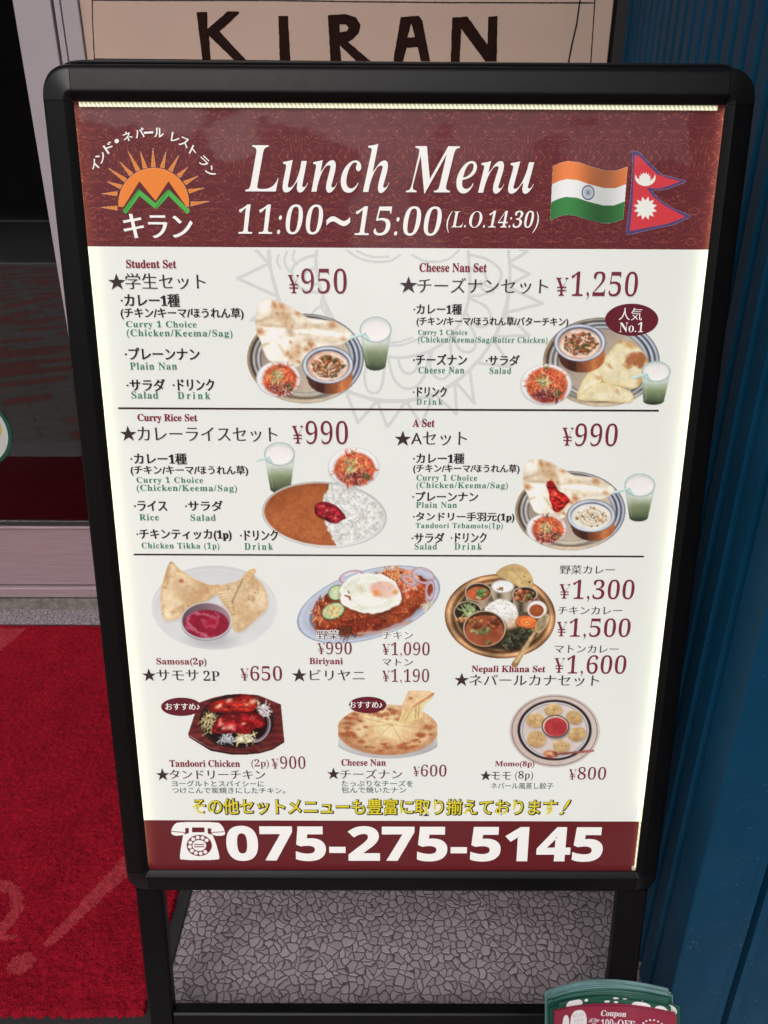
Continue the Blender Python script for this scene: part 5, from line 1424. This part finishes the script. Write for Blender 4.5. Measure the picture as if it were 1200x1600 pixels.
# 10 momo
P = Pic(793, 1082, 938, 1201, 0.8, 20); P.frame(780, 1075, 7.0588)
d = P.ell(603, 470, 497, 404); P.put(d, P.mixc((196, 174, 164), (208, 190, 180), P.noise(200, 2) + (P.X - 600) / 1500)); P.put(np.abs(d + 5) - 5, (226, 218, 214), soft=8); P.put(np.abs(d + 2) - 2.4, (170, 150, 142), soft=4); P.put(np.abs(d + 22) - 3, (92, 74, 74), soft=5, grow=False)
e = P.ell(603, 463, 408, 334); P.put(np.abs(e + 12) - 13, (56, 40, 46), soft=6, grow=False); P.put(np.abs(e + 42) - 3, (110, 112, 120), soft=5, grow=False); P.put(np.abs(e + 32) - 6, (206, 206, 208), soft=5, grow=False); P.put(e + 46, P.mixc((200, 182, 174), (216, 204, 198), P.noise(160, 2)), soft=6, grow=False)
for x, y, rx, ry, an in ((590, 240, 96, 74, 0), (820, 322, 92, 78, 20), (392, 355, 104, 80, 0), (402, 560, 104, 94, 0), (852, 508, 104, 76, -15), (678, 640, 90, 76, 10)):
    P.put(P.ell(x + 6, y + 14, rx, ry, an), (150, 130, 116), soft=26, al=0.6, grow=False); e = P.ell(x, y, rx, ry, an) + (P.noise(40, 3, int(x)) - 0.5) * 16
    P.put(e, P.mixc((176, 134, 82), (222, 186, 130), P.noise(60, 3, int(y)) * 1.3 - 0.1 - (P.Y - y) / ry * 0.25), soft=8, grow=False)
    for q in range(7):
        a_ = q * 0.9 + x; P.put(P.seg(x + 16 * math.cos(a_), y + 12 * math.sin(a_), x + rx * 0.7 * math.cos(a_ + 0.4), y + ry * 0.7 * math.sin(a_ + 0.4), 3), (236, 206, 156) if q % 2 else (166, 124, 74), soft=9, al=0.55, grow=False)
    P.put(P.ell(x + 4, y - 4, 12, 9), (150, 110, 66), soft=10, al=0.6, grow=False)
P.put(P.ell(622, 446, 150, 122), (110, 96, 96), soft=26, al=0.7, grow=False); e = P.ell(612, 420, 152, 124); P.put(e, (50, 36, 40), grow=False); P.put(e + 9, (216, 190, 170), soft=6, grow=False); P.put(P.ell(616, 428, 126, 104), P.mixc((176, 44, 52), (192, 62, 66), P.noise(70, 2)), soft=6, grow=False)
h_ = P.seg(640, 728, 1025, 690, 9, 16); P.put(h_, P.mixc((130, 60, 56), (190, 120, 110), (P.X - 700) / 400)); e = P.ell(562, 728, 84, 44, 3); P.put(e, P.mixc((110, 40, 34), (214, 130, 90), P.noise(30, 2) * 1.2), grow=False); P.put(P.ell(550, 720, 40, 16, 10), (236, 190, 150), soft=16, al=0.7, grow=False)
P.build('dish_picture')

# ---- emblem, flags, badges, telephone ----
P = Pic(150, 228, 334, 336, 0.55, 30); P.frame(0, 0, 3)
maroon = (99, 31, 37)
rays = [((468, 972), 0), ((472, 908), 0), ((497, 850), 0), ((503, 785), 0), ((558, 755), 0), ((597, 703), 0), ((657, 705), 0), ((717, 688), 0), ((780, 708), 0), ((842, 722), 0), ((885, 780), 0), ((935, 822), 0), ((962, 880), 0), ((988, 943), 0)]
for (tx, ty), _ in rays:
    vx, vy = tx - 722, ty - 965; L_ = math.hypot(vx, vy); vx /= L_; vy /= L_; r0 = 172
    if ty > 900: vx, vy = (-1, 0.06 if ty > 960 else -0.14) if tx < 720 else (1, -0.05)
    bx_, by2 = 722 + vx * r0, (955 if ty < 900 else (965 if ty > 930 else 932)) + vy * r0
    P.put(P.poly([(bx_ - vy * 11, by2 + vx * 11), (tx, ty), (bx_ + vy * 11, by2 - vx * 11)]), (226, 124, 44))
P.put(np.maximum(P.ell(721, 952, 165, 165), P.Y - 970), (238, 126, 44))
P.put(P.poly([(560, 1000), (654, 850), (729, 942), (790, 850), (895, 1000)]), maroon, grow=False)
chev = np.minimum.reduce([P.seg(588, 990, 652, 902, 11), P.seg(652, 902, 730, 968, 11), P.seg(730, 968, 790, 902, 11), P.seg(790, 902, 878, 990, 11)])
P.put(chev, (70, 176, 66)); P.put(np.minimum(P.seg(582, 998, 652, 890, 4), P.seg(730, 975, 790, 892, 4)), (40, 150, 50), soft=6, grow=False)
P.build('emblem', 0.0004)
P = Pic(855, 248, 984, 356, 0.6, 31); P.frame(850, 230, 5)
xt = np.clip((P.X - 66 + (P.Y - 130) * 0.05) / 585, 0, 1)
wave = np.interp(xt, [0, .1, .2, .35, .5, .7, .85, 1.0], [150, 122, 108, 118, 150, 182, 184, 152])
hh_ = 425 - 20 * xt; vv = (P.Y - wave) / (hh_)
inside = np.maximum(np.maximum(-(P.X - (68 - vv * 22)), P.X - (652 - vv * 34)), np.maximum(-vv, vv - 1) * hh_)
sh = 0.86 + 0.18 * np.cos((xt - 0.22) * 7.0)
P.put(inside, (236, 124, 62) * sh[..., None]); P.put(np.maximum(inside, -(vv - 0.335) * hh_), (232, 232, 230) * (0.5 + 0.5 * sh)[..., None]); P.put(np.maximum(inside, -(vv - 0.665) * hh_), (52, 128, 62) * sh[..., None])
e = P.ell(343, 355, 50, 58); P.put(np.abs(e + 4) - 4, (52, 58, 110), soft=4, grow=False); P.put(P.ell(343, 355, 8, 9), (60, 64, 110), soft=4, grow=False)
for i in range(24):
    a_ = i * math.pi / 12; P.put(P.seg(343, 355, 343 + 44 * math.cos(a_), 355 + 50 * math.sin(a_), 1.6), (110, 116, 150), soft=4, al=0.8, grow=False)
P.build('flag', 0.0004)
P = Pic(976, 232, 1082, 370, 0.6, 32); P.frame(850, 230, 5)
outer = P.poly([(685, 25), (745, 40), (830, 130), (920, 215), (1020, 240), (1112, 262), (1095, 278), (960, 330), (840, 342), (900, 410), (1020, 485), (1145, 535), (1135, 550), (1000, 610), (850, 640), (650, 688), (640, 660), (672, 400), (690, 150)])
P.put(outer, (78, 62, 118))
inner = P.poly([(708, 60), (745, 72), (800, 130), (880, 210), (980, 245), (1070, 266), (980, 300), (900, 325), (800, 318), (850, 385), (930, 450), (1105, 545), (960, 600), (840, 622), (668, 656), (690, 420), (700, 160)])
P.put(inner, (218, 52, 62), grow=False)
def burst(cx, cy, r0, r1, n, ph=0): return [(cx + (r1 if i % 2 == 0 else r0) * math.cos(ph + i * math.pi / n), cy + (r1 if i % 2 == 0 else r0) * math.sin(ph + i * math.pi / n)) for i in range(2 * n)]
P.put(P.poly(burst(790, 477, 62, 94, 12, 0.26)), (232, 232, 222), grow=False)
P.put(np.maximum(P.ell(790, 236, 80, 68), -(P.ell(790, 208, 74, 62))), (232, 232, 222), grow=False); P.put(np.maximum(P.poly(burst(786, 248, 38, 54, 14)), P.Y - 290), (232, 232, 222), grow=False)
P.build('flag', 0.0004)
for (x, y, rx, ry) in (('D', 966, 299, 104, 63), ('I', 170, 120, 86, 39), ('I', 964, 112, 80, 35)) if False else ():
    pass
for g, x, y, rx, ry in (('D', 966, 299, 104, 63), ('I', 170, 120, 86, 39), ('I', 964, 112, 80, 35)):
    cx, cy = crop_to_px(g, x, y); q = CROPS[g][2]
    an = np.linspace(0, 2 * math.pi, 64, endpoint=False)
    u, v = px_to_sheet(cx + rx / q * np.cos(an), cy + ry / q * np.sin(an))
    mesh_object('badge', on_sheet(u, v, np.full(64, 0.00045)), [tuple(range(64))], M['p_badge'], poster, BASE)
P = Pic(262, 1281, 354, 1348, 0.5, 33); P.frame(240, 1270, 3.158)
W_ = (240, 236, 232); mar = (104, 30, 38)
hand = np.minimum.reduce([P.spoly([(80, 95), (95, 58), (120, 44), (310, 44), (335, 60), (352, 100), (340, 112), (295, 112), (278, 95), (285, 72), (150, 70), (155, 92), (145, 110), (95, 112)], 1)])
P.put(hand, W_); P.put(np.minimum(P.seg(84, 90, 150, 96, 1.5), P.seg(282, 96, 346, 92, 1.5)), mar, soft=3, grow=False)
P.put(np.minimum(P.seg(178, 75, 178, 98, 8), P.seg(256, 75, 256, 98, 8)), W_)
P.put(P.spoly([(145, 95), (282, 95), (305, 150), (322, 215), (318, 232), (130, 232), (125, 215), (135, 150)], 1), W_)
e = P.ell(222, 160, 62, 52); P.put(e, mar, grow=False)
for i in range(10):
    a_ = 0.9 + i * 0.52; P.put(P.ell(222 + 47 * math.cos(a_), 160 + 40 * math.sin(a_), 10, 9), W_, grow=False)
P.put(P.ell(222, 160, 34, 27), W_, grow=False); P.put(np.minimum(P.seg(198, 155, 245, 155, 2), P.seg(198, 166, 245, 166, 2)), mar, soft=3, grow=False)
P.build('telephone_symbol', 0.0004)
# ------------------------------------------------------------------ stack of bowed discount cards in front of the stand
k_teal = simple('card_edge_teal', (0.12, 0.22, 0.225), 0.5, vary=0.2, scale=60)
k_dgreen = simple('card_green', (0.012, 0.075, 0.050), 0.35, vary=0.15, scale=40, coat=0.3)
k_maroon = simple('card_maroon', (0.235, 0.018, 0.045), 0.35, vary=0.08, scale=30, coat=0.3)
k_cwhite = simple('card_print_white', (0.68, 0.64, 0.66), 0.5)
k_cgrey = simple('card_print_grey', (0.22, 0.2, 0.24), 0.5)
k_corange = simple('card_print_orange', (0.75, 0.24, 0.03), 0.5)
CC = np.array([0.2330, 0.5210, 0.2680])        # middle of the top edge of the rearmost card
UP = np.array([0.0, 0.50, 0.866]); BK = np.array([0.0, 0.866, -0.50])   # along the card, and away from the viewer
HALF, SAG, CH = 0.0605, 0.0190, 0.085
def card_pt(x, h, q, dx=0.0, roll=0.0, bend=1.0):
    """x across, h down from the top edge, q towards the viewer"""
    xx = x * math.cos(roll) + h * math.sin(roll); h2 = h * math.cos(roll) - x * math.sin(roll)
    p = CC + np.array([xx + dx, 0, 0]) - UP * h2 - BK * (q + bend * SAG * (x / HALF) ** 2)
    return p
def make_card(q, dx, roll, dh, mats, label, group, thick, kind_print, bend):
    base = CC - UP * CH
    t = thing('discount_card', label, 'card', base, group)
    nx = 24; xs = np.linspace(-HALF, HALF, nx + 1)
    f0 = [card_pt(x, dh, q, dx, roll, bend) for x in xs]; f1 = [card_pt(x, dh + CH, q, dx, roll, bend) for x in xs]
    b0 = [card_pt(x, dh, q - thick, dx, roll, bend) for x in xs]; b1 = [card_pt(x, dh + CH, q - thick, dx, roll, bend) for x in xs]
    n = nx + 1
    b = MB(); vs = f0 + f1 + b0 + b1
    fs = []; fm = []
    for i in range(nx):
        fs += [(i, n + i, n + i + 1, i + 1), (2 * n + i, 2 * n + i + 1, 3 * n + i + 1, 3 * n + i), (i, i + 1, 2 * n + i + 1, 2 * n + i), (n + i, 3 * n + i, 3 * n + i + 1, n + i + 1)]; fm += [0, 0, 1, 1]
    fs += [(0, 2 * n, 3 * n, n), (nx, n + nx, 3 * n + nx, 2 * n + nx)]; fm += [1, 1]
    mesh_object('card_body', np.array(vs), fs, mats, t, base, fm)
    def blot(nm, cx, ch, rx, rh, mat, e=1.0, k=28, lift=0.0003):
        pts = [(cx + rx * math.copysign(abs(math.cos(a)) ** e, math.cos(a)), ch + rh * math.copysign(abs(math.sin(a)) ** e, math.sin(a))) for a in np.linspace(0, 2 * math.pi, k, endpoint=False)]
        pts = [(x, max(h, 0.0004)) for x, h in pts]
        pts = [(x, h) for x, h in pts if abs(x) <= HALF]
        V = np.array([card_pt(x, dh + h, q + lift, dx, roll, bend) for x, h in pts])
        return V, [tuple(range(len(pts)))], mat
    def blots(nm, lst, mats_):
        V = []; Fs = []; fm_ = []; n_ = 0
        for v_, f_, m_ in lst:
            V.append(v_); Fs += [tuple(n_ + i for i in f) for f in f_]; fm_ += [m_] * len(f_); n_ += len(v_)
        mesh_object(nm, np.concatenate(V), Fs, mats_, t, base, fm_)
    if kind_print == 'green':
        for sp_ in ((-0.043, 0.004, 0.009, 0.0045), (0.034, 0.004, 0.009, 0.004), (0.052, 0.006, 0.006, 0.005), (-0.030, 0.0022, 0.002, 0.0014), (0.001, 0.0016, 0.003, 0.0010), (0.010, 0.0022, 0.0022, 0.0010)):
            blots('printed_spot', [blot('', *sp_, 0)], [k_cwhite])
    if kind_print == 'front':
        tx = []
        def txt(s, x0, x1, h0, h1, mi, skew=0.0, bold=0.0): tx.append((s, x0, x1, h0, h1, mi, skew, bold))
        blots('speech_bubble', [blot('', -0.0345, 0.0140, 0.0088, 0.0115, 0, 0.8), blot('', -0.0482, 0.0170, 0.0038, 0.0115, 0, 0.8)], [k_cwhite])
        txt('Coupon', -0.011, 0.0145, 0.0040, 0.0112, 0, 0.2, 0.03)
        txt('All Time', -0.0235, -0.0125, 0.0115, 0.0150, 0, 0.3, 0.02); txt('OK', -0.0205, -0.0155, 0.0156, 0.0188, 0, 0.3, 0.02)
        txt('100', -0.0108, 0.0018, 0.0125, 0.0205, 0, 0, 0.0); txt('円', 0.0022, 0.0056, 0.0158, 0.0202, 0, 0, 0.0); txt('OFF', 0.0060, 0.0228, 0.0125, 0.0205, 0, 0, 0.0)
        for i, s in enumerate(('友達にすぐ', 'クーポンを', '見せてネ', '次回')): txt(s, -0.0405 + 0.001 * i, -0.0285 - 0.001 * i, 0.0055 + i * 0.0048, 0.0090 + i * 0.0048, 1, 0, -0.01)
        objs = []
        for s, x0, x1, h0, h1, mi, sk, bo in tx:
            c = bpy.data.curves.new('t', 'FONT'); c.body = mathb(s) if s in ('100', 'OFF', 'Coupon', 'All Time', 'OK') else s; c.resolution_u = 3; c.offset = bo * 0.3
            o = bpy.data.objects.new('t', c); COL.objects.link(o); objs.append(o)
        bpy.context.view_layer.update(); dg_ = bpy.context.evaluated_depsgraph_get()
        V = []; Fs = []; fm_ = []; n_ = 0
        for o, (s, x0, x1, h0, h1, mi, sk, bo) in zip(objs, tx):
            me = o.evaluated_get(dg_).to_mesh(); co = np.zeros(len(me.vertices) * 3); me.vertices.foreach_get('co', co); co = co.reshape(-1, 3)[:, :2]
            lo = co.min(0); hi = co.max(0); uv = (co - lo) / (hi - lo)
            X_ = x0 + uv[:, 0] * (x1 - x0) + sk * (uv[:, 1] - .5) * (h1 - h0); H_ = h1 - uv[:, 1] * (h1 - h0)
            V.append(np.array([card_pt(x, dh + h, q + 0.0005, dx, roll, bend) for x, h in zip(X_, H_)])); Fs += [tuple(n_ + i for i in p.vertices) for p in me.polygons]; fm_ += [mi] * len(me.polygons); n_ += len(co)
            o.evaluated_get(dg_).to_mesh_clear()
        for o in objs:
            d = o.data; bpy.data.objects.remove(o); bpy.data.curves.remove(d)
        mesh_object('printed_words', np.concatenate(V), Fs, [k_cwhite, k_cgrey], t, base, fm_)
        L_ = [blot('', 0.0405, 0.0215, 0.0062, 0.0062, 0, lift=0.0006)]
        for i in range(9):
            a = math.pi * (i + 0.5) / 9; c, s = math.cos(a), math.sin(a)
            pts = [(0.0405 + 0.0075 * c - 0.0008 * s, 0.0215 - 0.0075 * s - 0.0008 * c), (0.0405 + 0.0105 * c, 0.0215 - 0.0105 * s), (0.0405 + 0.0075 * c + 0.0008 * s, 0.0215 - 0.0075 * s + 0.0008 * c)]
            L_.append((np.array([card_pt(x, dh + h, q + 0.0006, dx, roll, bend) for x, h in pts]), [(0, 1, 2)], 0))
        for i in range(11):
            a = math.pi * (i + 0.5) / 11; L_.append(blot('', 0.0405 + 0.0128 * math.cos(a), 0.0215 - 0.0128 * math.sin(a), 0.0009, 0.0009, 1, lift=0.0006, k=8))
        blots('sun_emblem', L_, [k_corange, k_cwhite])
    return t
rc = random.Random(12)
GRP = 'discount cards fanned in one pile'
for i in range(9):
    make_card(0.0016 * i, rc.uniform(-0.006, 0.005), rc.uniform(-0.03, 0.03), 0.0009 * i, [k_dgreen if i > 4 else k_teal, k_teal],
              'dark teal discount card in the rear of the bowed pile, only its top edge showing', GRP, 0.0012, '', 1.0 - 0.02 * i)
make_card(0.0158, 0.006, -0.020, 0.0085, [k_dgreen, k_dgreen], 'dark green card with white spots, behind its similar neighbour in the pile', GRP, 0.0008, 'green', 0.8)
make_card(0.0178, -0.004, 0.018, 0.0105, [k_dgreen, k_dgreen], 'dark green card with white spots, directly behind the red cards', GRP, 0.0008, 'green', 0.78)
make_card(0.0202, 0.000, -0.014, 0.0130, [k_maroon, k_maroon], 'plain red discount card behind the front coupon, only its top edge showing', GRP, 0.0006, '', 0.76)
make_card(0.0222, 0.001, -0.030, 0.0142, [k_maroon, k_maroon], 'front red coupon card with white lettering and an orange sun', GRP, 0.0006, 'front', 0.74)
# holder that carries the pile: an open dark tray on a post
hb = np.array([0.24, 0.45, 0.0])
t = thing('card_holder', 'dark post-mounted tray carrying the pile of discount cards', 'card holder', hb)
foot_c = CC - UP * (CH + 0.0225)
b = MB()
def hp(x, h, q): return CC + np.array([x, 0, 0]) - UP * h - BK * q
for (x0, x1, h0, h1, q0, q1) in ((-0.068, 0.068, CH + 0.0232, CH + 0.0262, -0.006, 0.056), (-0.068, 0.068, 0.060, CH + 0.0232, -0.006, -0.003), (-0.068, 0.068, 0.085, CH + 0.0232, 0.053, 0.056)):
    vs = [hp(x, h, q) for q in (q0, q1) for h in (h0, h1) for x in (x0, x1)]
    b.add(vs, [(0, 2, 3, 1), (4, 5, 7, 6), (0, 1, 5, 4), (2, 6, 7, 3), (0, 4, 6, 2), (1, 3, 7, 5)])
b.build('tray', M['black_gloss'], t, hb)
pc = hp(0, CH + 0.0262, 0.025)
b = MB(); b.tube([(pc[0], pc[1], 0.0), (pc[0], pc[1], pc[2] + 0.006)], 0.012, 14); b.build('post', M['black_frame'], t, hb, smooth=True)
b = MB(); b.tube([(pc[0], pc[1], -0.001), (pc[0], pc[1], 0.008)], 0.09, 28); b.build('foot_plate', M['black_frame'], t, hb)
